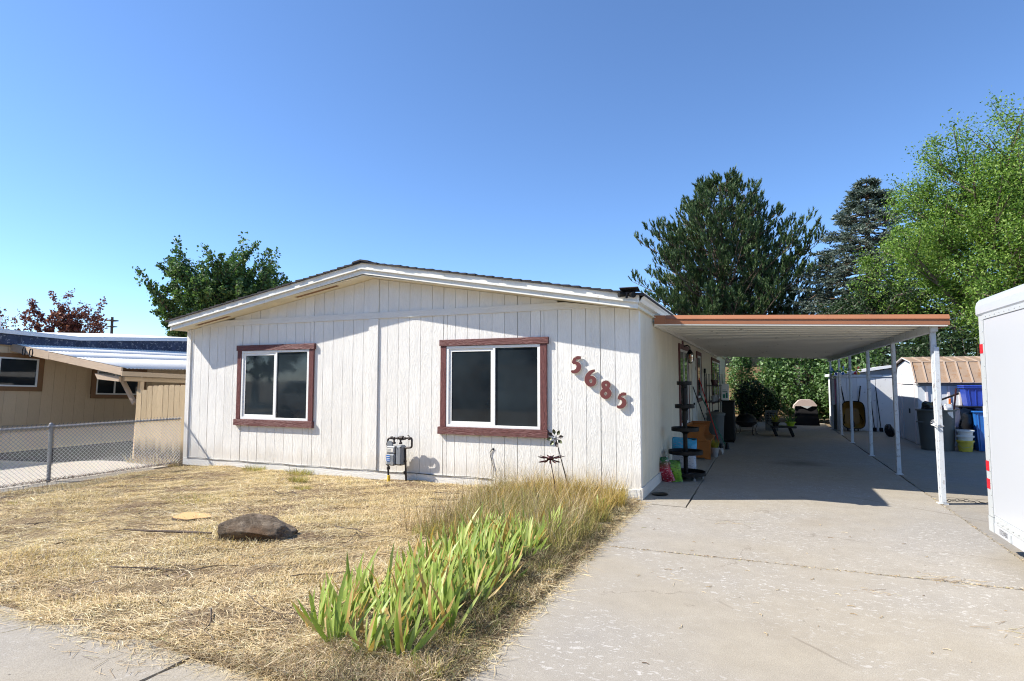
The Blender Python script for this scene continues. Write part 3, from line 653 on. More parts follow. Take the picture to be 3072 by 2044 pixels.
# ================================================================== house numbers
def ribbon(pts, wid, n_sub=4):
    """Catmull-Rom centre line with a width per point -> left and right outlines"""
    P_ = [Vector(p) for p in pts]; out = []
    for i in range(len(P_)-1):
        p0 = P_[max(i-1, 0)]; p1 = P_[i]; p2 = P_[i+1]; p3 = P_[min(i+2, len(P_)-1)]
        for k in range(n_sub):
            t = k/n_sub
            q = 0.5*((2*p1)+(p2-p0)*t+(2*p0-5*p1+4*p2-p3)*t*t+(3*p1-p0-3*p2+p3)*t**3)
            out.append((q, wid[i]*(1-t)+wid[i+1]*t))
    out.append((P_[-1], wid[-1])); return out
STROKES = {
 '5': [([(0.62, 1.0), (0.45, 0.97), (0.28, 0.93)], [0.10, 0.16, 0.12]), ([(0.27, 0.95), (0.20, 0.76), (0.14, 0.58)], [0.12, 0.15, 0.10]),
       ([(0.14, 0.60), (0.34, 0.64), (0.52, 0.52), (0.55, 0.32), (0.42, 0.12), (0.22, 0.05), (0.08, 0.10)], [0.08, 0.14, 0.20, 0.22, 0.18, 0.14, 0.08])],
 '6': [([(0.60, 0.98), (0.36, 0.86), (0.17, 0.62), (0.12, 0.34), (0.22, 0.12), (0.40, 0.05), (0.57, 0.16), (0.60, 0.36), (0.48, 0.52), (0.32, 0.50), (0.20, 0.38)],
        [0.08, 0.15, 0.20, 0.22, 0.18, 0.15, 0.18, 0.20, 0.15, 0.12, 0.10])],
 '8': [([(0.36, 0.98), (0.18, 0.88), (0.20, 0.68), (0.42, 0.52), (0.58, 0.30), (0.50, 0.10), (0.34, 0.03), (0.16, 0.12), (0.12, 0.30), (0.26, 0.48), (0.46, 0.64), (0.54, 0.82), (0.44, 0.95), (0.36, 0.98)],
        [0.14, 0.15, 0.17, 0.20, 0.20, 0.17, 0.15, 0.17, 0.19, 0.17, 0.14, 0.15, 0.14, 0.14])]}
def digit(ch, x, z, h, label, tilt):
    e = thing('house_number', label, 'number', (x, -0.030, z), group='house numbers on the front wall')
    e.rotation_euler = (0, tilt, 0)
    for grow, y0, y1, nm, mt in ((1.0, -0.014, 0.0, 'face', NUMRED), (1.16, -0.0105, 0.012, 'edge', PEELWHITE)):
        m = MB()
        for si, (pts, wd) in enumerate(STROKES[ch]):
            rb = ribbon(pts, wd); L = []; Rr = []
            for i, (q, w_) in enumerate(rb):
                t = (rb[min(i+1, len(rb)-1)][0]-rb[max(i-1, 0)][0]).normalized(); nn = Vector((-t.y, t.x))
                w_ = w_*0.72 + (0.020 if grow > 1 else 0)
                L.append(q+nn*w_); Rr.append(q-nn*w_)
            n = len(L); jit = si*0.0004; vs = []
            for yy in (y0-jit, y1+jit):
                vs += [((p.x-0.35)*h, yy-q_*2.5e-5, (p.y-0.5)*h) for q_, p in enumerate(L)] + [((p.x-0.35)*h, yy-q_*2.5e-5, (p.y-0.5)*h) for q_, p in enumerate(Rr)]
            fs = []
            for i in range(n-1):
                fs += [(i, i+1, n+i+1, n+i), (2*n+i, 3*n+i, 3*n+i+1, 2*n+i+1), (i, 2*n+i, 2*n+i+1, i+1), (n+i, n+i+1, 3*n+i+1, 3*n+i)]
            fs += [(0, n, 3*n, 2*n), (n-1, 3*n-1, 4*n-1, 2*n-1)]
            m.add(vs, fs)
        m.build(nm, mt, e)
    for dz in (0.3, -0.3): MB().tube([(0.0, 0.01, dz*h), (0.0, 0.035, dz*h)], 0.005, 6).build('standoff', DARKMETAL, e)
digit('5', -0.86, 1.765, 0.215, 'dark red number five, topmost of four stepping down the wall', 0.10)
digit('6', -0.655, 1.59, 0.215, 'dark red number six between the upper five and the eight', 0.05)
digit('8', -0.445, 1.43, 0.215, 'dark red number eight stepping down the white wall', 0.03)
digit('5', -0.235, 1.285, 0.195, 'dark red number five nearest the corner, lowest of four', 0.12)

# ================================================================== gas meter and cable on the front wall
GM = thing('gas_meter', 'grey gas meter on dark pipes against the white wall', 'gas meter', (-3.655, -0.155, 0.0))
yy = 0.0
def pipe(pts, r, nm='pipe', mat=DARKMETAL): return MB().tube(pts, r, 10).build(nm, mat, GM, True)
pipe([(-0.16, yy, -0.02), (-0.175, yy, 0.2), (-0.19, yy, 0.60), (-0.185, yy, 0.645), (-0.165, yy, 0.665), (-0.13, yy, 0.668), (0.10, yy, 0.675), (0.21, yy, 0.685), (0.235, yy, 0.68), (0.245, yy, 0.66), (0.246, yy, 0.57), (0.24, yy, 0.55), (0.22, yy, 0.54), (0.15, yy, 0.535), (0.135, yy, 0.525), (0.132, yy, 0.5), (0.132, yy+0.03, 0.0)], 0.0155)
pipe([(-0.075, yy, 0.668), (-0.072, yy, 0.585)], 0.014); pipe([(0.045, yy, 0.672), (0.045, yy, 0.585)], 0.014)
for x, z, r, h in ((-0.075, 0.668, 0.026, 0.04), (-0.073, 0.60, 0.026, 0.03), (0.045, 0.60, 0.026, 0.03), (-0.186, 0.58, 0.024, 0.045), (-0.178, 0.50, 0.026, 0.035), (-0.17, 0.215, 0.026, 0.05), (0.132, 0.33, 0.024, 0.03), (0.132, 0.16, 0.026, 0.045)):
    MB().lathe([(r*0.8, -h/2), (r, -h/2+0.006), (r, h/2-0.006), (r*0.8, h/2)], 10, (x, yy, z)).build('coupling', DARKMETAL, GM)
for x in (-0.12, 0.0, 0.12, 0.20): MB().tube([(x-0.014, yy, 0.673), (x+0.014, yy, 0.676)], 0.023, 10).build('coupling', DARKMETAL, GM)
MB().tube([(0.03, yy, 0.676), (0.09, yy, 0.679)], 0.034, 12).build('regulator', DARKMETAL, GM, True)
MB().lathe([(0.0, -0.012), (0.052, -0.012), (0.058, 0), (0.052, 0.012), (0.0, 0.012)], 18, M=Matrix.Translation((-0.135, yy-0.02, 0.575)) @ Matrix.Rotation(R(90), 4, 'X')).build('regulator', METERGREY, GM, True)
pipe([(0.20, yy, 0.69), (0.195, yy, 0.715), (0.17, yy, 0.722)], 0.007, 'valve_handle')
bb = MB(); bb.box(-0.155, 0.0, yy-0.10, yy+0.07, 0.265, 0.445, 0.022); bb.build('case', METERGREY, GM)
bx('case', METERGREY, GM, 0.002, 0.118, yy-0.085, yy+0.07, 0.270, 0.57, 0.025)
bx('index_box', STEEL, GM, -0.150, -0.002, yy-0.09, yy+0.05, 0.448, 0.555, 0.012)
bx('dial_plate', FASCIA, GM, -0.143, -0.03, yy-0.0935, yy-0.0895, 0.475, 0.525, 0.001)
for q in range(3): bx('print_line', TEXTGREY, GM, -0.13, -0.06, yy-0.0948, yy-0.0940, 0.485+q*0.013, 0.490+q*0.013)
bx('data_plate', BLUEP2, GM, -0.140, -0.075, yy-0.1035, yy-0.0995, 0.33, 0.425, 0.001)
for q in range(3): bx('print_line', FASCIA, GM, -0.135, -0.08, yy-0.1046, yy-0.1038, 0.345+q*0.027, 0.353+q*0.027)
MB().lathe([(0.0, -0.008), (0.028, -0.008), (0.028, 0.008), (0.0, 0.008)], 14, M=Matrix.Translation((-0.035, yy-0.102, 0.305)) @ Matrix.Rotation(R(90), 4, 'X')).build('badge', STEEL, GM)
for px, pz in ((0.02, 0.29), (0.1, 0.29), (0.02, 0.55), (0.1, 0.55), (-0.145, 0.275), (-0.02, 0.275)):
    MB().tube([(px, yy-0.10, pz), (px, yy-0.07, pz)], 0.008, 6).build('bolt', DARKMETAL, GM)
MB().lathe([(0.024, -0.03), (0.024, 0.10), (0.018, 0.105)], 12, (-0.162, yy, 0)).build('collar', YELLOWP, GM)
cb = MB(); cp = [(-8.35, -0.032, 0.125)]
for i in range(60): x = -8.3+i*0.103; cp.append((x, -0.034, 0.137+0.006*math.sin(i*0.7)+rnd.uniform(-0.002, 0.002)))
cp += [(-2.14, -0.034, 0.133), (-2.115, -0.03, 0.15), (-2.12, -0.012, 0.30), (-2.16, -0.012, 0.44), (-2.175, -0.012, 0.51), (-2.15, -0.012, 0.55), (-2.125, 0.0, 0.56)]
cb.tube(cp, 0.0055, 6); cb.lathe([(0.0, -0.006), (0.016, -0.006), (0.016, 0.004), (0.0, 0.008)], 10, M=Matrix.Translation((-2.125, -0.006, 0.56)) @ Matrix.Rotation(R(90), 4, 'X'))
tag(cb.build('cable', CABLE), 'thin black cable running along the skirting and up into the wall', 'cable')

# ================================================================== neighbour: tan house with porch roof
NB = thing('neighbour_house', 'tan boarded house with white roof and corrugated porch beyond the wire fence', 'house', (-14, 0, 0)); NB.rotation_euler = (-0.036, 0, 0)
bx('wall', TAN, NB, -8.0, -0.02, -6.0, 12.0, -0.1, 2.36)
NW = [(-0.36, 0.43, 1.42, 2.07), (1.75, 2.95, 1.27, 1.88)]
for i in range(34):
    y0 = -2.64 + i*0.245; y1 = y0+0.24
    segs = [(0.56, 2.30)]
    for W_ in NW:
        if W_[0]-0.02 < y1 and W_[1]+0.02 > y0: segs = [(0.56, W_[2]), (W_[3], 2.30)]
    for a, b in segs: bx('plank', TAN, NB, -0.02, 0.0, y0, y1, a, b)
bx('wall_trim', TANY, NB, -0.015, 0.022, -4.0, 8.0, 0.47, 0.555, 0.003)
for i in range(12): bx('skirting_panel', TAN, NB, -0.018, 0.006, -4+i*1.0, -4+i*1.0+0.992, -0.1, 0.468)
for y0, y1, z0, z1 in NW:
    e = thing('window', None, None); e.parent = NB
    t_ = MB(); t_.box(-0.02, 0.03, y0-0.11, y1+0.11, z0-0.10, z0); t_.box(-0.02, 0.03, y0-0.11, y1+0.11, z1, z1+0.09)
    t_.box(-0.02, 0.028, y0-0.11, y0, z0, z1); t_.box(-0.02, 0.028, y1, y1+0.11, z0, z1); t_.build('trim', BROWN, e)
    f = MB(); f.box(-0.02, 0.02, y0+0.001, y1-0.001, z0+0.001, z0+0.035); f.box(-0.02, 0.02, y0+0.001, y1-0.001, z1-0.035, z1-0.001)
    for yb in ([y0+0.001, y1-0.041] if y1-y0 < 1 else [y0+0.001, (y0+y1)/2-0.15, y1-0.041]): f.box(-0.02, 0.019, yb, yb+0.04, z0+0.036, z1-0.036)
    f.build('frame', VINYL, e)
    cuts = [y0+0.041, y1-0.041] if y1-y0 < 1 else [y0+0.041, (y0+y1)/2-0.15, (y0+y1)/2-0.11, y1-0.041]
    for q in range(0, len(cuts), 2): bx('pane', GLASS, e, -0.02, 0.004, cuts[q], cuts[q+1], z0+0.036, z1-0.036)
# dark roof edge, white upper roof
bx('roof_edge', TAR, NB, -0.5, 0.06, -6.0, 1.4, 2.34, 2.58); MB().prism([(1.402, 2.34), (4.5, 2.34), (4.5, 2.92), (1.402, 2.60)], 'x', -0.5, 0.055).build('roof_edge', TAR, NB)
def nbroof(y0, z0, y1, z1):
    m = MB(); vs = []
    for y, z in ((y0, z0), (y1, z1)): vs += [(0.13, y, z), (0.13, y, z+0.075), (-4.0, y, z+0.34), (-4.0, y, z+0.2)]
    m.add(vs, [(0, 1, 2, 3), (4, 7, 6, 5), (0, 4, 5, 1), (1, 5, 6, 2), (0, 3, 7, 4)]); m.build('roof', ROOFWHITE, NB)
    m = MB(); vs = []
    for y, z in ((y0, z0), (y1, z1)): vs += [(0.131, y, z-0.02), (0.15, y, z-0.02), (0.15, y, z+0.05), (0.131, y, z+0.05)]
    m.add(vs, [(0, 1, 2, 3), (4, 7, 6, 5), (0, 4, 5, 1), (1, 5, 6, 2), (2, 6, 7, 3), (0, 3, 7, 4)]); m.build('fascia_board', ROOFWHITE, NB)
nbroof(-6.0, 2.62, 1.2, 2.595); nbroof(1.2, 2.595, 4.5, 2.90)
MB().lathe([(0.05, 0), (0.05, 0.3), (0.065, 0.3), (0.065, 0.36), (0, 0.37)], 10, (-0.8, -0.05, 2.66)).build('vent_pipe', ROOFWHITE, NB)
# porch: corrugated sheets lapped down the slope
def zp(x): return 2.40 - 0.148*(x+0.55)
laps = [-0.57, 0.28, 1.18, 2.2, 3.86]
for k in range(4):
    x0, x1 = laps[k]-(0.0 if k == 0 else 0.12), laps[k+1]+0.03
    up = 0.003*(4-k)
    n = 420; ysn = np.linspace(-0.12, 5.6, n); wv = 0.007*np.sin(ysn*2*np.pi/0.0763)
    V = np.concatenate([np.stack([np.full(n, x), ysn, zp(x)+up+wv+0.05+dz+0.04*np.clip(ysn, 0, 9)], -1) for x, dz in ((x0, 0), (x1, 0), (x1, -0.006))])
    i0 = np.arange(n-1); F_ = np.concatenate([np.stack([i0, n+i0, n+i0+1, i0+1], -1), np.stack([n+i0, 2*n+i0, 2*n+i0+1, n+i0+1], -1)])
    np_mesh('roof_sheet', V, F_, CORRUG, NB, True)
def slope_board(x0, x1, y0, y1, lo, hi, nm, mat):
    MB().prism([(x0, zp(x0)+lo), (x1, zp(x1)+lo), (x1, zp(x1)+hi), (x0, zp(x0)+hi)], 'y', y0, y1).build(nm, mat, NB)
slope_board(-0.57, 1.42, -0.16, -0.122, -0.11, 0.055, 'rake_board', TANH); slope_board(1.424, 3.80, -0.158, -0.121, -0.10, 0.045, 'rake_board', TANH)
bx('eave_board', TANY, NB, 3.805, 3.845, -0.16, 5.6, 1.64, 1.735, 0.003)
bx('porch_beam', TANY, NB, 3.62, 3.72, -0.02, 5.6, 1.545, 1.635, 0.003)
MB().prism([(3.0, 1.58), (3.66, 1.53), (3.66, 1.63), (2.9, 1.70)], 'y', -0.10, -0.05).build('porch_beam', TANH, NB)
for y in (0.36, 2.6, 5.2): bx('porch_post', TAN, NB, 3.63, 3.715, y-0.043, y+0.043, -0.1, 1.545, 0.004)
MB().add([tuple(Matrix.Translation((3.37, 0.30, 1.36)) @ Matrix.Rotation(R(48), 4, 'Y') @ Vector(p)) for p in [(x, y, z) for z in (-0.035, 0.035) for y in (-0.035, 0.035) for x in (-0.36, 0.36)]], [(0,2,3,1),(4,5,7,6),(0,1,5,4),(2,6,7,3),(0,4,6,2),(1,3,7,5)]).build('brace', TANH, NB)
bx('porch_wall', BROWN, NB, 3.2, 3.22, 1.6, 5.0, 0.0, 1.54)
for xx, tl in ((0.72, 0.1), (0.98, -0.05)):
    hs = thing('horseshoe', 'rusty horseshoe nailed to the tan porch edge, ' + ('left one' if tl > 0 else 'right one'), 'horseshoe', (-14+xx, -0.185, zp(xx)-0.02), group='horseshoes on the neighbour porch')
    m = MB(); pts = [(0.055*math.sin(a), 0, 0.085*math.cos(a)*1.0) for a in [math.pi*(0.12+1.76*q/14) for q in range(15)]]
    m.tube(pts, 0.013, 6); m.build('shoe', DARKMETAL, hs); hs.rotation_euler = (0, tl, 0)

# ------------------------------------------------------------------ picket fence section and chain-link fence
PF = thing('picket_fence', 'short run of weathered tan dog-eared boards beside the white house', 'fence', (-9.93, 0.06, -0.12))
pw = 0.152; ph = [1.50, 1.49, 1.57, 1.575, 1.58, 1.585, 1.59, 1.585, 1.59, 1.58]
for i in range(10):
    x0 = i*pw+0.004; x1 = (i+1)*pw-0.004; h = ph[i]; c = 0.035; y0 = rnd.uniform(-0.004, 0.004)
    MB().prism([(x0, 0), (x1, 0), (x1, h-c), (x1-0.012, h-0.010), (x1-c, h), (x0+c, h), (x0+0.012, h-0.010), (x0, h-c)], 'y', y0-0.009, y0+0.009).build('picket', PICKET, PF)
for z in (0.35, 1.25): bx('rail', PICKET, PF, 0.0, 1.5, 0.016, 0.055, z, z+0.085)
CF = thing('chain_link_fence', 'low galvanised chain-link fence between the dry lawn and the neighbour drive', 'fence', (-8.56, 0, 0))
fy0, fy1 = -5.6, -0.03; FH = 0.845
for y in (-5.4, -2.22):
    MB().tube([(0, y, -0.08), (0, y, FH+0.03)], 0.026, 12).build('post', GALV, CF, True); MB().lathe([(0.032, -0.02), (0.03, 0.015), (0.012, 0.035), (0, 0.04)], 12, (0, y, FH+0.025)).build('post_cap', GALV, CF, True)
    MB().lathe([(0.031, -0.012), (0.031, 0.012)], 12, (0, y, FH-0.06)).build('clamp', GALV, CF)
MB().tube([(0, fy0, FH), (0, fy1, FH)], 0.0175, 10).build('top_rail', GALV, CF, True)
wm = MB(); dd = 0.062; hh = FH+0.03
n = int((fy1-fy0+hh)/dd)+2
def wire(p, q):
    a = Vector(p); b = Vector(q); t = (b-a).normalized(); s1 = t.cross(Vector((1, 0, 0))).normalized()*0.0030; s2 = Vector((0.0030, 0, 0))
    vs = [a+s1, a-s1*0.5+s2*0.87, a-s1*0.5-s2*0.87, b+s1, b-s1*0.5+s2*0.87, b-s1*0.5-s2*0.87]; wm.add(vs, [(0, 1, 4, 3), (1, 2, 5, 4), (2, 0, 3, 5)])
for i in range(n):
    y = fy0 + i*dd
    for sgn, xo in ((1, 0.022), (-1, 0.0265)):
        ya, za, yb, zb = (y-hh, 0.02, y, hh) if sgn > 0 else (y, 0.02, y-hh, hh)
        pa = Vector((xo, ya, za)); pb = Vector((xo, yb, zb)); dv = pb-pa
        t0, t1 = 0.0, 1.0
        for lim, s_ in ((fy0, 1), (fy1, -1)):
            f0 = (pa.y-lim)*s_; f1 = (pb.y-lim)*s_
            if f0 < 0 and f1 < 0: t1 = -1
            elif f0 < 0: t0 = max(t0, f0/(f0-f1))
            elif f1 < 0: t1 = min(t1, f0/(f0-f1))
        if t1 > t0: wire(pa+dv*t0, pa+dv*t1)
    if fy0 < y < fy1: wm.tube([(0.024, y-0.004, hh-0.01), (0.024, y+0.012, hh+0.022)], 0.0035, 4)
wm.build('wire_mesh', GALV, CF)

# ================================================================== sheds
WS = thing('white_shed', 'low white storage shed with double doors behind the wheelbarrow', 'shed', (3.66, 13.46, 0))
bx('wall', SHEDWHITE, WS, 0, 2.95, 0.02, 2.6, -0.02, 1.66)
MB().prism([(0.0, 1.663), (2.95, 1.663), (2.95, 1.70), (1.48, 1.92), (0.0, 1.70)], 'y', 0.03, 2.6).build('gable', METERGREY if False else STEEL, WS)
for a, b in ((0.0, 0.27), (0.28, 0.55), (0.56, 0.85)): bx('wall_panel', SHEDWHITE, WS, a, b, 0.0, 0.019, 0.0, 1.655)
bx('door', SHEDWHITE, WS, 0.87, 1.055, -0.008, 0.019, 0.02, 1.64, 0.004)
dd_ = bx('door', SHEDWHITE, WS, 1.07, 1.62, -0.010, 0.019, 0.02, 1.64, 0.004)
MB().tube([(1.55, -0.012, 0.9), (1.55, -0.05, 0.92), (1.55, -0.05, 1.0), (1.55, -0.012, 1.02)], 0.01, 6).build('handle', DARKMETAL, dd_)
bx('wall_panel', SHEDWHITE, WS, 1.64, 2.95, 0.0, 0.019, 0.0, 1.655)
bx('header', SHEDWHITE, WS, -0.02, 2.97, -0.03, 0.02, 1.665, 1.735, 0.004)
for pl_ in ([(-0.1, 1.69), (1.48, 1.945), (1.48, 2.03), (-0.1, 1.77)], [(1.48, 1.945), (3.06, 1.69), (3.06, 1.77), (1.48, 2.03)]):
    MB().prism(pl_, 'y', -0.12, 2.7).build('roof', SHEDWHITE, WS)
GS = thing('metal_shed', 'pale blue-grey metal shed with rust-stained tan gambrel roof', 'shed', (4.97, 9.28, 0))
bx('wall', SHEDMETAL, GS, 0.02, 3.3, 0.02, 2.48, -0.02, 1.50)
gp_ = [(0.0, 1.50), (2.5, 1.50), (2.34, 1.96), (1.25, 2.09), (0.34, 1.96)]
MB().prism(gp_, 'x', 0.006, 3.3).build('gable', SHEDMETAL, GS)
m = MB()
for yy_ in (0.25, 0.75, 1.25, 1.75, 2.25): m.box(-0.004, 0.0055, yy_-0.02, yy_+0.02, 1.53, 1.86 if yy_ in (0.25, 2.25) else 1.93)
m.build('gable_rib', SHEDMETAL, GS)
bx('gable_rail', SHEDPINK, GS, -0.012, 0.012, -0.02, 2.52, 1.465, 1.51, 0.003)
for y0, y1 in ((0.0, 0.21), (0.25, 1.72), (1.76, 2.48)):
    pass
bx('wall_panel', SHEDMETAL, GS, 0.0, 0.0195, 0.0, 0.30, 0.0, 1.46); bx('wall_panel', SHEDMETAL, GS, 0.0, 0.0195, 1.76, 2.48, 0.0, 1.46)
dr = bx('door', SHEDMETAL, GS, -0.006, 0.0195, 0.34, 1.72, 0.03, 1.42, 0.003)
bx('handle', BLACK, dr, -0.02, -0.006, 0.86, 0.96, 0.72, 0.84)
for y in (0.305, 1.725): bx('door_rib', SHEDPINK, GS, -0.02, 0.0195, y, y+0.035, 0.0, 1.46)
for y in (2.05, 2.3): bx('wall_rib', SHEDPINK, GS, -0.012, -0.0005, y, y+0.04, 0.02, 1.455)
xs = [0.18, 0.40, 0.62, 0.84, 1.06, 1.3, 1.54, 1.78, 2.0, 2.4, 2.8]
for a, b in zip([0.02]+xs, xs+[3.3]): bx('wall_panel', SHEDMETAL, GS, a+0.003, b-0.003, 0.0, 0.0195, 0.0, 1.42)
for x in xs: bx('wall_rib', SHEDPINK, GS, x-0.025, x+0.025, -0.026, -0.0005, 0.02, 1.42, 0.004)
bx('eave_board', TAR if False else METERGREY, GS, -0.02, 3.32, -0.015, 0.0195, 1.425, 1.50)
sl_ = [((-0.10, 1.495), (0.30, 2.00)), ((0.30, 2.00), (1.25, 2.14)), ((1.25, 2.14), (2.20, 2.00)), ((2.20, 2.00), (2.60, 1.495))]
seams = [-0.06, 0.17, 0.40, 0.62, 0.85, 1.08, 1.31, 1.54, 1.77, 2.0, 2.4, 2.8, 3.34]
for (ya, za), (yb, zb) in sl_:
    nrm = Vector((0, -(zb-za), yb-ya)).normalized()
    for x0, x1 in zip(seams[:-1], seams[1:]):
        q = [(x0+0.003, ya, za), (x1-0.003, ya, za), (x1-0.003, yb, zb), (x0+0.003, yb, zb)]
        vs = q + [tuple(Vector(p)+nrm*0.012) for p in q]
        MB().add(vs, [(0, 3, 2, 1), (4, 5, 6, 7), (0, 1, 5, 4), (1, 2, 6, 5), (2, 3, 7, 6), (3, 0, 4, 7)]).build('roof_panel', SHEDROOF, GS)
    for x in seams:
        q = [(x-0.016, ya, za), (x+0.016, ya, za), (x+0.016, yb, zb), (x-0.016, yb, zb)]; q = [tuple(Vector(p)+nrm*0.0125) for p in q]
        vs = q + [tuple(Vector(p)+nrm*0.022) for p in q]
        MB().add(vs, [(0, 3, 2, 1), (4, 5, 6, 7), (0, 1, 5, 4), (1, 2, 6, 5), (2, 3, 7, 6), (3, 0, 4, 7)]).build('roof_rib', SHEDROOF2, GS)
MB().tube([(-0.08, -0.11, 1.505), (3.36, -0.11, 1.505)], 0.016, 6).build('drip_edge', SHEDROOF2, GS)
MB().tube([(-0.08, 0.29, 2.015), (3.36, 0.29, 2.015)], 0.014, 6).build('roof_trim', SHEDROOF2, GS)
MB().tube([(-0.08, 1.25, 2.155), (3.36, 1.25, 2.155)], 0.016, 6).build('ridge_trim', SHEDROOF2, GS)
MB().tube([(-0.07, -0.10, 1.51), (-0.07, 0.30, 2.01), (-0.07, 1.25, 2.15), (-0.07, 2.2, 2.01), (-0.07, 2.6, 1.51)], 0.014, 6).build('rake_trim', SHEDPINK, GS)

# ================================================================== enclosed trailer at the right
TR = thing('cargo_trailer', 'white enclosed cargo trailer with red reflector strips at the right edge', 'trailer', (3.36, -1.10, 0.0))
TR.rotation_euler = (0, 0, 0)
TL = 6.5
body = MB(); body.box(0.012, 2.2, -TL, -0.012, 0.215, 2.14, 0.01); body.build('body', TRAILER, TR)
cr = MB()   # rounded rear corner post
pr = [(0.0, -0.16)] + [(0.05-0.05*math.cos(a), -0.05+0.05*math.sin(a)) for a in [math.pi/2*q/6 for q in range(7)]] + [(0.16, 0.0), (0.16, -0.02), (0.02, -0.02), (0.02, -0.16)]
cr.prism(pr, 'z', 0.335, 2.145); cr.build('corner_post', TRAILTRIM, TR)
cc = MB(); cc.prism([(x-0.004 if x < 0.02 else x, y+0.004 if y > -0.01 else y) for x, y in pr], 'z', 0.20, 0.328); cc.build('corner_cap', TRAILTRIM, TR)
rt = MB(); rp = [(0.004, 2.15), (-0.006, 2.165), (-0.006, 2.235), (0.004, 2.275), (0.03, 2.302), (0.08, 2.315), (2.12, 2.315), (2.2, 2.27), (2.2, 2.15)]
rt.prism(rp, 'y', -TL, 0.006); rt.build('roof_cap', TRAILER, TR)
bx('side_sheet', TRAILER, TR, 0.0045, 0.0115, -TL, -0.165, 0.36, 2.148)
bx('top_rail', TRAILTRIM, TR, -0.003, 0.0040, -TL, -0.165, 2.105, 2.148, 0.001)
bx('lower_rail', GREYTAPE if False else TRAILTRIM, TR, -0.004, 0.0115, -TL, -0.24, 0.288, 0.358, 0.001)
bx('kick_panel', TRAILER, TR, 0.002, 0.0115, -TL, -0.165, 0.200, 0.284)
rv = MB()
for z in np.arange(0.42, 2.1, 0.105): rv.lathe([(0.005, 0), (0.005, 0.003), (0, 0.0045)], 6, M=Matrix.Translation((0.0005, -0.145, z)) @ Matrix.Rotation(R(-90), 4, 'Y'))
for y in np.arange(-0.25, -TL, -0.11): rv.lathe([(0.005, 0), (0.005, 0.003), (0, 0.0045)], 6, M=Matrix.Translation((-0.003, y, 2.125)) @ Matrix.Rotation(R(-90), 4, 'Y'))
ro = rv.build('rivets', STEEL, TR); ro['kind'] = 'stuff'
for y in np.arange(-0.28, -3.0, -0.115): MB().lathe([(0.016, 0), (0.015, 0.004), (0.009, 0.009), (0, 0.011)], 10, M=Matrix.Translation((-0.004, y, 0.322)) @ Matrix.Rotation(R(-90), 4, 'Y')).build('stud', TRAILTRIM, TR, True)
for z0, z1 in ((1.80, 1.885), (0.735, 0.825), (0.575, 0.665)):
    MB().prism([(-0.0025, z0), (-0.0025, z1), (-0.001, z1), (-0.001, z0)], 'y', -0.125, -0.045).build('reflector', RED, TR)
bx('tape', GREYTAPE, TR, -0.0025, -0.0008, -0.13, -0.045, 1.215, 1.315)
tc_ = bpy.data.curves.new('serial', 'FONT'); tc_.body = '13723ABX'; tc_.size = 0.062; tc_.space_character = 0.95
to = bpy.data.objects.new('serial_tmp', tc_); COL.objects.link(to); bpy.context.view_layer.update()
tm = bpy.data.meshes.new_from_object(to.evaluated_get(bpy.context.evaluated_depsgraph_get())); bpy.data.objects.remove(to)
tm.name = 'serial_number'; so = link('serial_number', tm, TEXTGREY, TR)
so.matrix_local = Matrix.Translation((-0.0010, -0.285, 0.222)) @ Matrix.Rotation(R(-90), 4, 'Z') @ Matrix.Rotation(R(90), 4, 'X') @ Matrix.Diagonal((0.72, 1, 1, 1))
for q in range(2): bx('latch_bar', GREYTAPE, TR, -0.012, 0.001, -0.548-0.02*q, -0.536-0.02*q, 0.206, 0.272, 0.001)
for y in (-3.3, -4.15):
    wv = thing('wheel', None, None); wv.parent = TR
    Mw = Matrix.Translation((0.16, y, 0.34)) @ Matrix.Rotation(R(90), 4, 'Y')
    MB().lathe([(0.2, -0.1), (0.31, -0.1), (0.34, -0.07), (0.34, 0.07), (0.31, 0.1), (0.2, 0.1)], 28, M=Mw).build('tyre', RUBBER, wv, True)
    MB().lathe([(0.0, -0.04), (0.2, -0.06), (0.2, 0.06), (0.0, 0.05)], 20, M=Mw).build('rim', STEEL, wv, True)
bx('axle', DARKMETAL, TR, 0.1, 2.1, -4.2, -3.25, 0.26, 0.33)
bx('jack', DARKMETAL, TR, 0.30, 0.36, -0.3, -0.24, -0.006, 0.24)
for y in (-0.6, -5.9): bx('stand', DARKMETAL, TR, 1.9, 1.98, y-0.04, y+0.04, -0.006, 0.22)

# chain lying from the front post
ch = MB(); pts = [Vector((3.62+0.05*i, 1.40+0.10*math.sin(i*0.42)+0.006*i, 0.012)) for i in range(40)]
for i, p in enumerate(pts):
    t = (pts[min(i+1, 39)]-pts[max(i-1, 0)]); ang = math.atan2(t.y, t.x)
    Mk = Matrix.Translation(p) @ Matrix.Rotation(ang, 4, 'Z') @ Matrix.Rotation(R(90*(i % 2)*0.8), 4, 'X')
    ch.tube([tuple(Mk @ Vector((0.030*math.cos(a)*1.0, 0.014*math.sin(a), 0))) for a in [2*math.pi*q/8 for q in range(9)]], 0.004, 5, cap=False)
tag(ch.build('chain', DARKMETAL), 'dark link chain lying on the paving by the front carport post', 'chain')

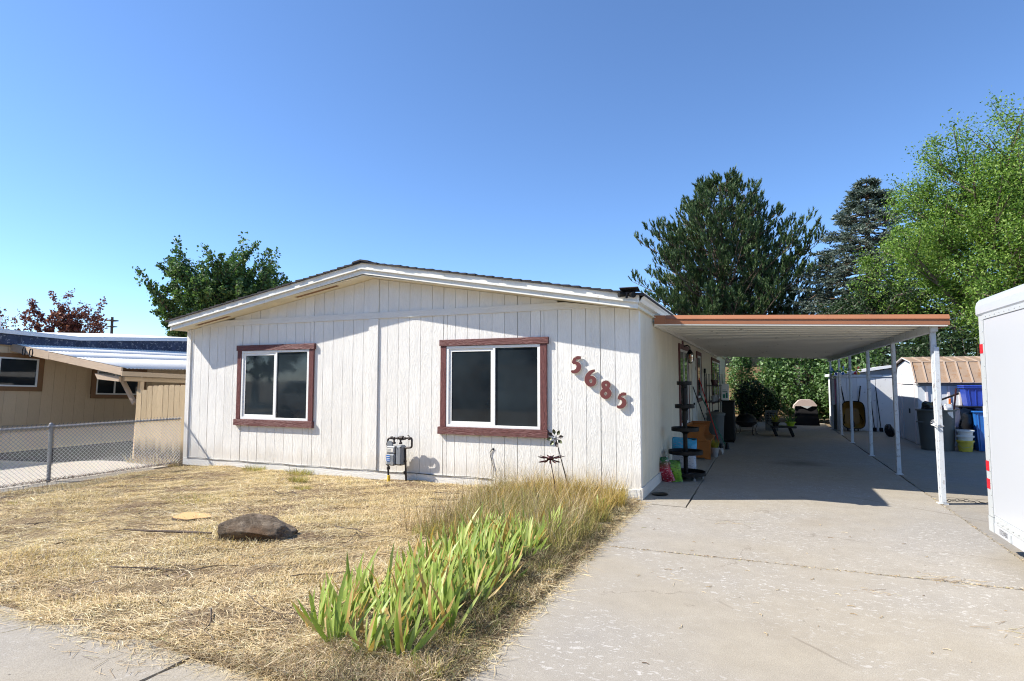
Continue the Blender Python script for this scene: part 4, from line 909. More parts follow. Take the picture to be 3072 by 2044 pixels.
# ================================================================== things under the carport
ST = thing('tiered_stand', 'black five-tier round plant stand by the white side wall', 'stand', (0.345, 1.90, 0.0))
MB().tube([(0, 0, 0.06), (0, 0, 1.50)], 0.034, 12).build('pole', BLACK, ST, True)
for z, r in ((0.075, 0.30), (0.40, 0.262), (0.76, 0.212), (1.12, 0.152), (1.485, 0.116)):
    MB().lathe([(0.02, z-0.005), (r*0.96, z-0.005), (r, z), (r, z+0.055), (r-0.008, z+0.055), (r-0.012, z+0.008), (0.02, z+0.008)], 28).build('tray', BLACK, ST, True)
    if z > 0.1: MB().lathe([(0.036, z-0.05), (0.05, z-0.035), (r*0.42, z-0.006), (0.035, z-0.006)], 20).build('bracket', BLACK, ST, True)
for k in range(5):
    a = k*2*math.pi/5+0.3; MB().lathe([(0.012, 0), (0.024, 0.006), (0.024, 0.045), (0.01, 0.05), (0.01, 0.07)], 10, (0.25*math.cos(a), 0.25*math.sin(a), 0)).build('caster', GALV, ST, True)
def pillow(name, label, cat, loc, w, dpt, h, rot, mat, pinch=0.25, group=None):
    e = thing(name, label, cat, loc, group=group); e.rotation_euler = rot
    nu_, nv_ = 18, 14; vs = []; fs = []
    for j in range(nv_+1):
        t = j/nv_; z = t*h
        thick = dpt*(0.25+0.75*math.sin(math.pi*min(1, 0.12+0.88*(1-t)**0.8))**0.6) if t > 0.02 else dpt*0.6
        if t > 0.82: thick *= max(pinch*0.3, 1-(t-0.82)/0.18*(1-pinch*0.3))
        ww = w*(1-0.10*math.sin(math.pi*t)*0.4+0.03*math.sin(9*t))
        for i in range(nu_):
            a = 2*math.pi*i/nu_; c, s_ = math.cos(a), math.sin(a)
            x = ww/2*abs(c)**0.55*(1 if c >= 0 else -1); y = thick/2*abs(s_)**0.8*(1 if s_ >= 0 else -1)
            wob = 0.006*math.sin(5*a+7*t+loc[0]*40); vs.append((x+wob, y+wob, z + (0.02*math.sin(3*a+1) if j == nv_ else 0)))
    for j in range(nv_):
        for i in range(nu_): fs.append((j*nu_+i, j*nu_+(i+1) % nu_, (j+1)*nu_+(i+1) % nu_, (j+1)*nu_+i))
    fs.append(tuple(range(nu_))[::-1]); fs.append(tuple(range(nv_*nu_, (nv_+1)*nu_)))
    MB().add(vs, fs).build('sack', mat, e, True); return e
pillow('feed_bag', 'shiny red plastic feed bag slumped against the wall', 'bag', (0.14, 1.52, 0.004), 0.20, 0.12, 0.38, (0.1, -0.28, -0.5), BAGRED)
pillow('feed_bag', 'bright green plastic feed bag between the red bag and the stand pole', 'bag', (0.25, 1.56, 0.004), 0.17, 0.11, 0.32, (-0.05, -0.12, 0.1), BAGGREEN)
pillow('feed_bag', 'large white and blue plastic sack standing behind the black stand', 'bag', (0.25, 2.42, 0.004), 0.40, 0.16, 0.58, (-0.06, 0.03, 0.05), BAGBLUE, 0.6)
lid = MB().lathe([(0.0, 0.0), (0.10, 0.0), (0.115, 0.012), (0.10, 0.02), (0.0, 0.016)], 20, (0.17, 0.42, 0.005)); tag(lid.build('pet_dish', BLACK, None, True), 'flat black dish on the concrete beside the house corner', 'dish')
# storage bench in orange-brown wood, end panel towards us
BN = thing('wooden_bench', 'orange-brown wooden bench with curved arm ends under the carport', 'bench', (0.045, 4.46, 0.004))
prof = [(0.0, 0.0), (0.08, 0.0), (0.11, 0.03), (0.34, 0.03), (0.38, 0.0), (0.47, 0.0), (0.47, 0.36), (0.455, 0.385), (0.41, 0.39), (0.375, 0.42), (0.355, 0.47), (0.355, 0.53), (0.375, 0.60), (0.38, 0.64), (0.0, 0.64)]
for y in (0.0, 1.15): MB().prism(prof, 'y', y, y+0.028).build('side_panel', ORANGEWOOD, BN)
for y in (-0.012, 1.155): bx('arm_cap', ORANGEWOOD, BN, -0.005, 0.40, y, y+0.05, 0.6415, 0.67, 0.006)
bx('seat', ORANGEWOOD, BN, 0.02, 0.485, 0.029, 1.149, 0.36, 0.385, 0.004); bx('front_panel', ORANGEWOOD, BN, 0.43, 0.45, 0.029, 1.149, 0.05, 0.359); bx('backrest', ORANGEWOOD, BN, 0.0, 0.022, 0.029, 1.149, 0.386, 0.66)
bx('moulding', ORANGEWOOD, BN, 0.0, 0.475, -0.012, -0.0005, 0.345, 0.372, 0.004)
# potted plant and stone, grey crate
PT = thing('potted_plant', 'pale pot with yellow-green plant beside the wooden bench', 'plant', (0.56, 4.98, 0.0))
MB().lathe([(0.055, 0), (0.085, 0.16), (0.095, 0.165), (0.095, 0.19), (0.08, 0.19), (0.075, 0.16), (0.0, 0.15)], 18).build('pot', CLAY, PT, True)
m = MB()
for k in range(60):
    a = rnd.uniform(0, 6.28); l = rnd.uniform(0.12, 0.24); o = Vector((0.05*math.cos(a), 0.05*math.sin(a), 0.15)); tp = o+Vector((math.cos(a)*l*0.35, math.sin(a)*l*0.35, l)); s_ = Vector((-math.sin(a), math.cos(a), 0))*0.009
    m.add([o-s_*0.6, o+s_*0.6, (o+tp)/2+s_, tp, (o+tp)/2-s_], [(0, 1, 2, 3, 4)])
m.build('foliage', STRAWPLANT, PT)
def blob(name, label, cat, loc, rx, ry, rz_, mat, seed=1, rough=0.12, sub=4):
    import bmesh
    bm = bmesh.new(); bmesh.ops.create_icosphere(bm, subdivisions=sub, radius=1)
    rr = random.Random(seed); ph_ = [(Vector((rr.uniform(-1, 1), rr.uniform(-1, 1), rr.uniform(-1, 1))).normalized()*rr.uniform(1.2, 5), rr.uniform(0, 6)) for _ in range(14)]
    planes = [(Vector((rr.uniform(-1, 1), rr.uniform(-1, 1), rr.uniform(-0.3, 1))).normalized(), rr.uniform(0.62, 0.9)) for _ in range(9)]
    for v in bm.verts:
        p = v.co.copy()
        for nrm, dlim in planes:
            q = p.dot(nrm)
            if q > dlim: p -= nrm*(q-dlim)*0.92
        k = 1+rough*sum(math.sin(p.dot(f_)*2+o_)/(1+f_.length) for f_, o_ in ph_)*0.6
        v.co = Vector((p.x*rx*k, p.y*ry*k, p.z*rz_*k))
    me = bpy.data.meshes.new(name); bm.to_mesh(me); bm.free()
    me.polygons.foreach_set('use_smooth', [True]*len(me.polygons))
    o = link(name, me, mat); o.location = loc
    try: me.set_sharp_from_angle(angle=R(32))
    except Exception: pass
    return tag(o, label, cat)
blob('stone', 'pale rounded stone on the floor behind the potted plant', 'stone', (0.645, 5.48, 0.055), 0.075, 0.11, 0.075, CLAY, 4)
# long-handled tools leaning on the side wall
def tool(name, label, top, foot, hmat, head):
    e = thing(name, label, 'tool', foot); d_ = Vector(top)-Vector(foot)
    MB().tube([d_*0.02, d_*0.55, d_], [0.012, 0.0115, 0.011], 8).build('handle', hmat, e, True)
    m = MB()
    if head == 'rake':
        for k in range(9): m.tube([(0, 0, 0.05), (0.02*(k-4)*0.6, -0.06, 0.02), (0.022*(k-4), -0.10, 0.004)], 0.0035, 4)
    else:
        m.tube([(0, 0, 0.0), (0, 0, 0.14)], [0.055, 0.03], 10)
    m.build('head', BLACK if head != 'rake' else DARKMETAL, e)
tool('garden_rake', 'dark-handled rake leaning on the house wall above the bench', (0.06, 5.9, 1.42), (0.50, 6.05, 0.012), BLACK, 'rake')
tool('garden_broom', 'red-handled broom leaning on the house wall beside the door', (0.06, 7.3, 1.62), (0.60, 6.25, 0.012), REDP, 'broom')
tool('garden_hoe', 'green-handled hoe leaning behind the red broom', (0.08, 7.2, 1.25), (0.72, 6.45, 0.012), GREENP, 'broom')
# bins beside the door
def tub(name, label, cat, loc, r0, r1, h, mat, n=22, lip=0.018, rz=0, rim=None, group=None, sx=1, sy=1):
    e = thing(name, label, cat, loc, rz, group)
    MB().lathe([(r0, 0), (r1, h), (r1-0.012, h), (r0-0.01, 0.02), (0, 0.02)], n, sx=sx, sy=sy).build('body', mat, e, True)
    MB().lathe([(r1, h-0.035), (r1+lip, h-0.03), (r1+lip, h), (r1-0.01, h+0.002)], n, sx=sx, sy=sy).build('rim', rim or mat, e, True)
    return e
e = tub('dustbin', 'dark grey round dustbin beside the house door', 'bin', (0.42, 7.35, 0.0), 0.17, 0.205, 0.74, BINGREY)
MB().lathe([(0.232, 0.742), (0.23, 0.765), (0.12, 0.80), (0, 0.805)], 22).build('lid', BINGREY, e, True)
KB = thing('storage_cabinet', 'tall black cabinet by the wall carrying a white box', 'cabinet', (0.55, 8.1, 0.0))
bx('body', BLACK, KB, -0.02, 0.27, 0.0, 0.5, 0.03, 1.02, 0.01); bx('top', BLACK, KB, -0.035, 0.285, -0.015, 0.515, 1.0205, 1.05, 0.006); bx('door', BLACK, KB, 0.0, 0.25, -0.014, -0.0005, 0.08, 0.98, 0.006)
for px in (0.0, 0.22): bx('foot', BLACK, KB, px, px+0.03, 0.02, 0.48, 0.0, 0.03)
WB = thing('white_box', 'white box with green print on the black cabinet', 'box', (0.56, 8.15, 1.05))
bx('carton', FASCIA, WB, -0.03, 0.13, 0.0, 0.2, 0.0, 0.42, 0.004)
for z0, z1, x0, x1 in ((0.06, 0.16, -0.01, 0.05), (0.06, 0.2, 0.065, 0.11), (0.22, 0.235, -0.01, 0.10), (0.26, 0.27, -0.01, 0.08)): bx('print_mark', GREENP, WB, x0, x1, -0.002, -0.0003, z0, z1)
# wall shelf with pots under far window
SHF = thing('wall_shelf', 'dark plant rack full of pots below the far side window', 'shelf', (0.06, 9.2, 0.0))
for z in (0.5, 0.95, 1.4): bx('board', DARKMETAL, SHF, 0.0, 0.32, 0.0, 1.9, z, z+0.02)
for y in (0.0, 0.93, 1.88):
    for x in (0.0, 0.30): bx('upright', DARKMETAL, SHF, x, x+0.02, y, y+0.02, 0.0, 1.75)
for k in range(11):
    y = 0.12+0.165*k; z = (0.52, 0.97, 1.42)[k % 3]; pr_ = rnd.uniform(0.05, 0.075)
    pp = thing('flower_pot', 'dark flower pot standing on the plant rack by the wall', 'pot', (0.06+0.16, 9.2+y, z), group='pots on the plant rack')
    MB().lathe([(pr_*0.7, 0), (pr_, 0.13), (pr_*1.1, 0.13), (pr_*1.1, 0.16), (pr_*0.85, 0.16), (0, 0.14)], 12).build('pot', (BLACK, CLAY, BROWNMETAL)[(k*7) % 3], pp, True)
hb = thing('hanging_tool', 'dark long tool hanging beside the shelf on the side wall', 'tool', (0.05, 9.0, 0.9)); MB().tube([(0, 0, 0), (0, 0.02, 0.95)], 0.016, 8).build('handle', BLACK, hb); bx('head', BLACK, hb, -0.02, 0.03, -0.09, 0.11, 0.86, 0.98, 0.01)
# jar lamp on the wall
LP_ = thing('wall_lantern', 'caged jar lantern on a bracket on the side wall', 'lamp', (0.0, 4.62, 2.2))
bx('back_plate', TRIMV, LP_, 0.0005, 0.02, -0.09, 0.09, -0.02, 0.16, 0.003); MB().tube([(0.02, 0, 0.05), (0.10, 0, 0.07), (0.15, 0, 0.03), (0.15, 0, -0.03)], 0.012, 8).build('arm', BLACK, LP_, True)
MB().lathe([(0.02, -0.02), (0.035, -0.05), (0.065, -0.09), (0.072, -0.10), (0.0, -0.10)], 18, (0.15, 0, 0)).build('cap', BLACK, LP_, True)
MB().lathe([(0.055, -0.10), (0.058, -0.20), (0.045, -0.27), (0.0, -0.285)], 18, (0.15, 0, 0)).build('jar', LAMPGLASS, LP_, True)
MB().lathe([(0.0, -0.10), (0.02, -0.11), (0.028, -0.16), (0.015, -0.21), (0, -0.215)], 12, (0.15, 0, 0)).build('bulb', ORANGEP, LP_, True)
m = MB()
for k in range(6):
    a = k*math.pi/3; m.tube([(0.15+r*math.cos(a), r*math.sin(a), z) for r, z in ((0.066, -0.10), (0.068, -0.2), (0.054, -0.275), (0.0, -0.30))], 0.004, 5)
m.tube([(0.15+0.069*math.cos(q*math.pi/8), 0.069*math.sin(q*math.pi/8), -0.19) for q in range(17)], 0.004, 5); m.build('cage', BLACK, LP_)
# fire pit
FP = thing('fire_pit', 'round black fire pit with mesh lid on curled legs in the shade', 'fire pit', (1.02, 10.7, 0.0))
MB().lathe([(0.0, 0.20), (0.15, 0.21), (0.27, 0.30), (0.30, 0.36), (0.36, 0.365), (0.36, 0.38), (0.29, 0.378), (0.0, 0.26)], 26).build('bowl', DARKMETAL, FP, True)
MB().lathe([(0.29, 0.382), (0.27, 0.47), (0.19, 0.56), (0.08, 0.60), (0, 0.61)], 22).build('lid', BLACK, FP, True)
for k in range(4):
    a = k*math.pi/2+0.6; c_, s_ = math.cos(a), math.sin(a)
    MB().tube([(c_*r, s_*r, z) for r, z in ((0.33, 0.37), (0.36, 0.28), (0.31, 0.16), (0.30, 0.06), (0.36, 0.004))], 0.010, 6).build('leg', DARKMETAL, FP, True)
MB().tube([(0.30*math.cos(q*math.pi/10), 0.30*math.sin(q*math.pi/10), 0.09) for q in range(21)], 0.007, 6).build('ring', DARKMETAL, FP, True)
MB().tube([(-0.04, 0, 0.605), (-0.03, 0, 0.65), (0.03, 0, 0.65), (0.04, 0, 0.605)], 0.007, 6).build('handle', DARKMETAL, FP)
blob('ball', 'small pale ball on the floor left of the fire pit', 'ball', (0.66, 10.0, 0.06), 0.06, 0.06, 0.06, CLAY, 2, 0.0, 3)
# garden cart
CT = thing('garden_cart', 'dark low garden cart with small wheels in the shade', 'cart', (2.0, 10.5, 0.0))
bx('tray', DARKMETAL, CT, -0.33, 0.33, -0.22, 0.22, 0.24, 0.29, 0.01)
for x in (-0.22, 0.20):
    for y in (-0.20, 0.20):
        wv = thing('wheel', None, None); wv.parent = CT; Mw = Matrix.Translation((x, y, 0.12)) @ Matrix.Rotation(R(90), 4, 'Y') if False else Matrix.Translation((x, y, 0.12)) @ Matrix.Rotation(R(70), 4, 'Y')
        MB().lathe([(0.06, -0.04), (0.11, -0.04), (0.12, -0.02), (0.12, 0.02), (0.11, 0.04), (0.06, 0.04)], 18, M=Mw).build('tyre', RUBBER, wv, True); MB().lathe([(0.0, -0.02), (0.06, -0.03), (0.06, 0.03), (0, 0.02)], 12, M=Mw).build('rim', STEEL, wv)
MB().tube([(-0.3, 0, 0.27), (-0.42, -0.02, 0.34), (-0.36, -0.05, 0.7)], 0.012, 6).build('handle', DARKMETAL, CT)
e = tub('lime_pot', 'lime green plastic pot on the garden cart', 'pot', (2.18, 10.42, 0.29), 0.08, 0.125, 0.12, LIME); m = MB()
for k in range(45):
    a = rnd.uniform(0, 6.28); l = rnd.uniform(0.1, 0.28); o = Vector((0.04*math.cos(a), 0.04*math.sin(a), 0.08)); tp = o+Vector((math.cos(a)*l*0.8, math.sin(a)*l*0.8, l)); s_ = Vector((-math.sin(a), math.cos(a), 0))*0.012
    m.add([o, (o+tp)/2+s_, tp, (o+tp)/2-s_], [(0, 1, 2, 3)])
m.build('foliage', SHRUBL, e)
e = tub('dark_pot', 'dark pot of straggly flowers at the left end of the garden cart', 'pot', (1.80, 10.42, 0.29), 0.07, 0.10, 0.11, BLACK); m = MB()
for k in range(50):
    a = rnd.uniform(0, 6.28); l = rnd.uniform(0.1, 0.3); o = Vector((0.03*math.cos(a), 0.03*math.sin(a), 0.08)); tp = o+Vector((math.cos(a)*l*0.7, math.sin(a)*l*0.7, l)); s_ = Vector((-math.sin(a), math.cos(a), 0))*0.010
    m.add([o, (o+tp)/2+s_, tp, (o+tp)/2-s_], [(0, 1, 2, 3)])
m.build('foliage', STRAWPLANT, e)
CRT = thing('plastic_crate', 'grey plastic crate with slotted side behind the garden cart', 'crate', (1.72, 12.4, 0.0))
bx('box', BINGREY, CRT, -0.18, 0.18, 0, 0.3, 0.0, 0.62, 0.008)
for r_ in range(4):
    for c_ in range(3): bx('slot', BLACK, CRT, -0.14+c_*0.10, -0.06+c_*0.10, -0.004, 0.004, 0.28+r_*0.08, 0.315+r_*0.08)
# covered grill at the far end
GR = thing('covered_grill', 'dark covered barbecue with pale domed lid at the end of the driveway', 'grill', (2.90, 15.2, 0.0))
MB().add([(-0.40, -0.02, 0), (0.38, -0.02, 0), (0.30, 0.0, 0.66), (-0.36, 0.0, 0.66), (-0.40, 0.5, 0), (0.38, 0.5, 0), (0.30, 0.48, 0.66), (-0.36, 0.48, 0.66)], [(0,1,2,3),(5,4,7,6),(0,4,5,1),(1,5,6,2),(2,6,7,3),(3,7,4,0)]).build('cover', DARKCLOTH, GR)
MB().prism([(-0.44, 0.58), (-0.40, 0.58), (-0.37, 0.668), (0.30, 0.668), (0.31, 0.70), (0.19, 0.86), (0.13, 0.885), (-0.16, 0.885), (-0.26, 0.86), (-0.42, 0.68)], 'y', -0.05, 0.50).build('lid', PALECOVER, GR)
MB().prism([(-0.2, 0.667), (0.15, 0.667), (0.0, 0.58)], 'y', -0.055, -0.03).build('flap', GREYTAPE, GR)
# wheelbarrow stood on end against the shed
WBW = thing('wheelbarrow', 'yellow wheelbarrow stood on end against the white shed, handles up', 'wheelbarrow', (4.03, 13.10, 0.0)); WBW.rotation_euler = (-0.16, 0, 0)
tr = MB(); rings = []
for y, w0, z0, z1 in ((-0.20, 0.31, 0.06, 0.90), (-0.05, 0.27, 0.12, 0.84), (0.06, 0.20, 0.22, 0.72)):
    ring = []
    for q in range(24):
        a = 2*math.pi*q/24; c_, s_ = math.cos(a), math.sin(a)
        ring.append((w0*abs(c_)**0.5*(1 if c_ >= 0 else -1), y, (z0+z1)/2+(z1-z0)/2*abs(s_)**0.5*(1 if s_ >= 0 else -1)))
    rings.append(ring)
vs = sum(rings, []); fs = [(j*24+i, j*24+(i+1) % 24, (j+1)*24+(i+1) % 24, (j+1)*24+i) for j in range(2) for i in range(24)] + [tuple(range(48, 72))]
tr.add(vs, fs); tr.build('tray', BARROWY, WBW, True)
MB().tube([rings[0][q % 24] for q in range(25)], 0.014, 6).build('rim', BLACK, WBW, True)
for s in (-1, 1): MB().tube([(s*0.14, 0.09, 0.02), (s*0.17, 0.09, 0.75), (s*0.27, 0.06, 1.42)], 0.018, 8).build('handle', BLACK, WBW, True); MB().tube([(s*0.2, 0.08, 0.55), (s*0.26, -0.12, 0.3), (s*0.2, 0.08, 0.15)], 0.012, 6).build('leg', BLACK, WBW)
wv = thing('wheel', None, None); wv.parent = WBW; Mw = Matrix.Translation((0, 0.1, 0.16)) @ Matrix.Rotation(R(90), 4, 'Y')
MB().lathe([(0.08, -0.04), (0.15, -0.04), (0.17, 0), (0.15, 0.04), (0.08, 0.04)], 18, M=Mw).build('tyre', RUBBER, wv, True); MB().lathe([(0, -0.02), (0.08, -0.02), (0.08, 0.02), (0, 0.02)], 12, M=Mw).build('rim', STEEL, wv)
# poles leaning on the shed
for x, lb in ((4.57, 'thin dark pole leaning on the shed left of the doors'), (4.74, 'long dark tool leaning against the shed door edge')):
    e = thing('leaning_pole', lb, 'tool', (x+0.05, 13.25, 0.0)); MB().tube([(0, 0, 0.0), (-0.08, 0.16, 1.35)], 0.013, 6).build('handle', BLACK, e); bx('head', BLACK, e, -0.05, 0.05, -0.02, 0.02, 0.0, 0.12, 0.006)
# white and pink foam panel, spinners on the carport edge
FB = thing('foam_panel', 'narrow white panel with pink side hung at the last carport post', 'panel', (3.60, 13.72, 0.0)); bx('face', ROOFWHITE, FB, -0.06, 0.02, 0, 0.03, 0.78, 1.62, 0.008); bx('side', PINKW, FB, 0.0215, 0.09, 0.0, 0.03, 0.80, 1.60, 0.006)
bx('support', BINGREY, FB, -0.03, 0.06, 0.035, 0.06, 0.0, 1.62)
for (x, y, z), lb, ms in (((3.50, 12.5, 1.83), 'dull green garden spinner at the far end of the carport edge', (GREENP, LIME, BLUEP)), ((3.60, 11.2, 1.84), 'blue and green garden spinner between the far carport posts', (GREENP, BLUEP2, LIME)), ((3.86, 10.6, 1.83), 'lime and red garden spinner in front of the white shed roof', (LIME, REDP, BUCKETY))):
    e = thing('garden_spinner', lb, 'spinner', (x, y, z), group='spinners hung along the carport'); e.rotation_euler = (0, rnd.uniform(-0.4, 0.4), 0.3)
    for k in range(6):
        a = k*math.pi/3; c_, s_ = math.cos(a), math.sin(a); l = 0.13
        MB().add([(0, 0, 0), (c_*l*0.8-s_*0.05, -0.03, s_*l*0.8+c_*0.05), (c_*l, 0, s_*l), (c_*l*0.8+s_*0.02, 0.01, s_*l*0.8-c_*0.02)], [(0, 1, 2, 3)]).build('blade', ms[k % 3], e)
    MB().tube([(0, 0.03, 0), (0, 0.03, 0.40)], 0.004, 4).build('cord', BLACK, e); MB().lathe([(0, -0.02), (0.018, -0.01), (0.018, 0.01), (0, 0.02)], 8).build('hub', BLACK, e)
# bins by the metal shed
e = tub('rubbish_bin', 'large dark grey dustbin overfilled with rubbish by the metal shed', 'bin', (5.10, 8.32, 0.0), 0.31, 0.36, 0.90, BINGREY, 30, 0.03)
for k in (0.6, 3.6): MB().tube([(0.37*math.cos(k-0.2), 0.37*math.sin(k-0.2), 0.62), (0.43*math.cos(k-0.12), 0.43*math.sin(k-0.12), 0.62), (0.43*math.cos(k+0.12), 0.43*math.sin(k+0.12), 0.62), (0.37*math.cos(k+0.2), 0.37*math.sin(k+0.2), 0.62)], 0.014, 6).build('handle', BINGREY, e)
pillow('rubbish_bag', 'black rubbish sack bulging out of the overfilled dustbin', 'bag', (4.98, 8.25, 0.78), 0.42, 0.34, 0.26, (0.1, 0.25, 0.3), BLACKBAG)
pillow('white_rag', 'white cloth hanging over the rim of the overfilled dustbin', 'cloth', (5.30, 8.10, 0.66), 0.17, 0.10, 0.38, (0.15, -0.15, 0.4), WHITECLOTH)
for nm, lb, p, q, mt, wd in (('plank_offcut', 'dark board lying slanted across the overfilled dustbin', (4.86, 8.3, 0.97), (5.55, 8.35, 1.26), BLACK, 0.05), ('stick', 'reddish batten standing up out of the overfilled dustbin', (5.42, 8.3, 0.75), (5.50, 8.3, 1.38), BROWNMETAL, 0.022), ('tube_scrap', 'orange and yellow tube in the overfilled dustbin', (5.33, 8.25, 0.8), (5.36, 8.25, 1.15), ORANGEP, 0.03)):
    d_ = Vector(q)-Vector(p); o = MB().box(-wd, wd, -0.015, 0.015, 0, d_.length, 0.003).build(nm, mt); o.location = p; o.rotation_euler = d_.to_track_quat('Z', 'Y').to_euler(); tag(o, lb, 'scrap')
def square_tub(name, label, loc, w0, w1, d0, d1, h, mat, lid=None, rz=0.0):
    e = thing(name, label, 'bin', loc, rz); vs = [(-w0/2, -d0/2, 0), (w0/2, -d0/2, 0), (w0/2, d0/2, 0), (-w0/2, d0/2, 0), (-w1/2, -d1/2, h), (w1/2, -d1/2, h), (w1/2, d1/2, h), (-w1/2, d1/2, h)]
    MB().add(vs, [(0, 3, 2, 1), (0, 1, 5, 4), (1, 2, 6, 5), (2, 3, 7, 6), (3, 0, 4, 7), (4, 5, 6, 7)]).build('body', mat, e)
    bx('rim', mat, e, -w1/2-0.03, w1/2+0.03, -d1/2-0.03, d1/2+0.03, h+0.001, h+0.035, 0.008)
    for k in range(4): x = -w0/2+w0*(k+0.5)/4; MB().tube([(x, -d0/2-0.002, 0.03), (x*(w1/w0), -d1/2-0.002, h-0.03)], 0.012, 6).build('rib', mat, e)
    if lid: bx('lid', lid, e, -w1/2-0.04, w1/2+0.04, -d1/2-0.04, d1/2+0.04, h+0.036, h+0.07, 0.012)
    return e
square_tub('wheeled_bin', 'dark blue wheeled bin with closed lid behind the buckets', (5.88, 8.85, 0.0), 0.42, 0.52, 0.45, 0.55, 0.90, P('bin_navy', (0.012, 0.02, 0.06), 0.4, spec=0.5), BLACK)
square_tub('storage_tub', 'bright blue ribbed tub upside down on the wheeled bin lid', (6.02, 8.90, 0.972), 0.42, 0.52, 0.36, 0.42, 0.40, BLUEP, BLUEP)
e = square_tub('recycling_bin', 'blue open recycling bin at the trailer edge', (6.02, 8.42, 0.0), 0.32, 0.42, 0.26, 0.30, 0.84, BLUEP2, None)
pillow('bin_liner', 'black bin liner hanging from the wheeled bin beside the buckets', 'bag', (5.70, 8.48, 0.40), 0.30, 0.10, 0.52, (0.0, 0.1, 0.2), BLACKBAG)
e = tub('paint_bucket', 'yellow plastic bucket under the stack by the dustbin', 'bucket', (5.57, 8.12, 0.0), 0.125, 0.15, 0.24, BUCKETY, group='stacked buckets by the bins'); MB().tube([(-0.15, -0.02, 0.17), (-0.08, -0.14, 0.08), (0.06, -0.15, 0.11), (0.15, -0.02, 0.2)], 0.004, 5).build('handle', STEEL, e)
e = tub('paint_bucket', 'white plastic bucket in the middle of the bucket stack', 'bucket', (5.57, 8.12, 0.225), 0.13, 0.152, 0.12, BUCKETW, group='stacked buckets by the bins')
e = tub('paint_bucket', 'white bucket on top of the bucket stack', 'bucket', (5.575, 8.12, 0.335), 0.13, 0.152, 0.13, BUCKETW, group='stacked buckets by the bins')
e = thing('jug', 'pale green jug with white cap on the paving at the trailer edge', 'jug', (6.0, 8.02, 0.0)); bx('body', P('jug_green', (0.20, 0.32, 0.24), 0.4), e, -0.07, 0.09, -0.06, 0.06, 0.0, 0.16, 0.02); bx('cap', BUCKETW, e, -0.05, 0.05, -0.04, 0.04, 0.161, 0.21, 0.01)
blob('rubbish_sack', 'black sack on the ground between the shed door and a post', 'bag', (4.72, 11.55, 0.17), 0.14, 0.16, 0.19, BLACKBAG, 9, 0.15, 3)

# ================================================================== lawn, bed plants
rng = np.random.default_rng(11)
def blades(name, base, ang, pitch, length, width, curl, mat, label, kind='stuff', parent=None):
    """3-point tapered strips: base (n,3); ang heading, pitch elevation, curl bends the second half"""
    n = len(base)
    d1 = np.stack([np.cos(ang)*np.cos(pitch), np.sin(ang)*np.cos(pitch), np.sin(pitch)], -1)
    p2 = pitch - curl; a2 = ang + rng.normal(0, 0.35, n)
    d2 = np.stack([np.cos(a2)*np.cos(p2), np.sin(a2)*np.cos(p2), np.sin(p2)], -1)
    tw = ang + np.pi/2 + rng.normal(0, 0.5, n)
    s = np.stack([np.cos(tw), np.sin(tw), rng.normal(0, 0.35, n)], -1)*width[:, None]*0.5
    m = base + d1*(length*0.5)[:, None]; t = m + d2*(length*0.5)[:, None]
    V = np.stack([base-s, base+s, m-s*0.85, m+s*0.85, t], 1).reshape(-1, 3)
    o = (np.arange(n)*5)[:, None]
    T = np.concatenate([o+np.array([0, 1, 3]), o+np.array([0, 3, 2]), o+np.array([2, 3, 4])], 1).reshape(-1, 3)
    ob = np_mesh(name, V, T, mat, parent)
    if parent is None: tag(ob, label, 'grass', kind=kind)
    return ob
def field(x, y):
    return 0.5 + 1.6*np.sin(x*0.55+0.8*np.sin(y*0.7)) + 0.9*np.cos(y*0.9+x*0.35)
def inlawn(x, y): return (x < -0.02) & (y > -5.40+0.06*np.sin(x*3.1)+0.04*np.sin(x*9.0)) & (x > -8.17+0.03*np.sin(y*5))
n = 400000
# more straw near the viewer
u = rng.random(n); yv = -5.5 + 5.45*u**1.25; xv = -8.2 + 8.2*rng.random(n)**0.8
pn = np.sin(xv*2.3+1.7*np.sin(yv*1.9+0.5))*np.cos(yv*2.9+1.2*np.sin(xv*1.3)) + 0.6*np.sin(xv*6.7-yv*4.1)*np.sin(yv*8.3+xv*2.2)
ok = inlawn(xv, yv) & (rng.random(n) < np.clip(0.72+0.55*pn, 0.10, 1)); xv, yv, pn = xv[ok], yv[ok], pn[ok]; n = len(xv)
clump = np.sin(xv*6.1+1.3*np.sin(yv*5.2))*np.sin(yv*7.3+1.1*np.cos(xv*4.4))
up = rng.random(n) < np.clip(0.06+0.22*pn, 0.03, 0.4)
base = np.stack([xv, yv, height(xv, yv)-0.006+0.012*rng.random(n)+0.012*np.clip(clump, 0, 1)], -1)
ang = field(xv, yv) + rng.normal(0, 0.75, n) + np.pi*(rng.random(n) < 0.5)
pitch = np.where(up, rng.uniform(0.35, 1.3, n), np.abs(rng.normal(0.07, 0.12, n)))
length = np.where(up, rng.uniform(0.02, 0.06, n)*(1+0.7*np.clip(pn, 0, 1)), rng.gamma(3.0, 0.030, n).clip(0.03, 0.30))
width = rng.uniform(0.0018, 0.0042, n)
curl = np.where(up, rng.uniform(-0.2, 0.7, n), pitch + rng.normal(0.02, 0.10, n))
blades('dry_grass', base, ang, pitch, length, width, curl, STRAW, 'pale mown straw lying over the front lawn')
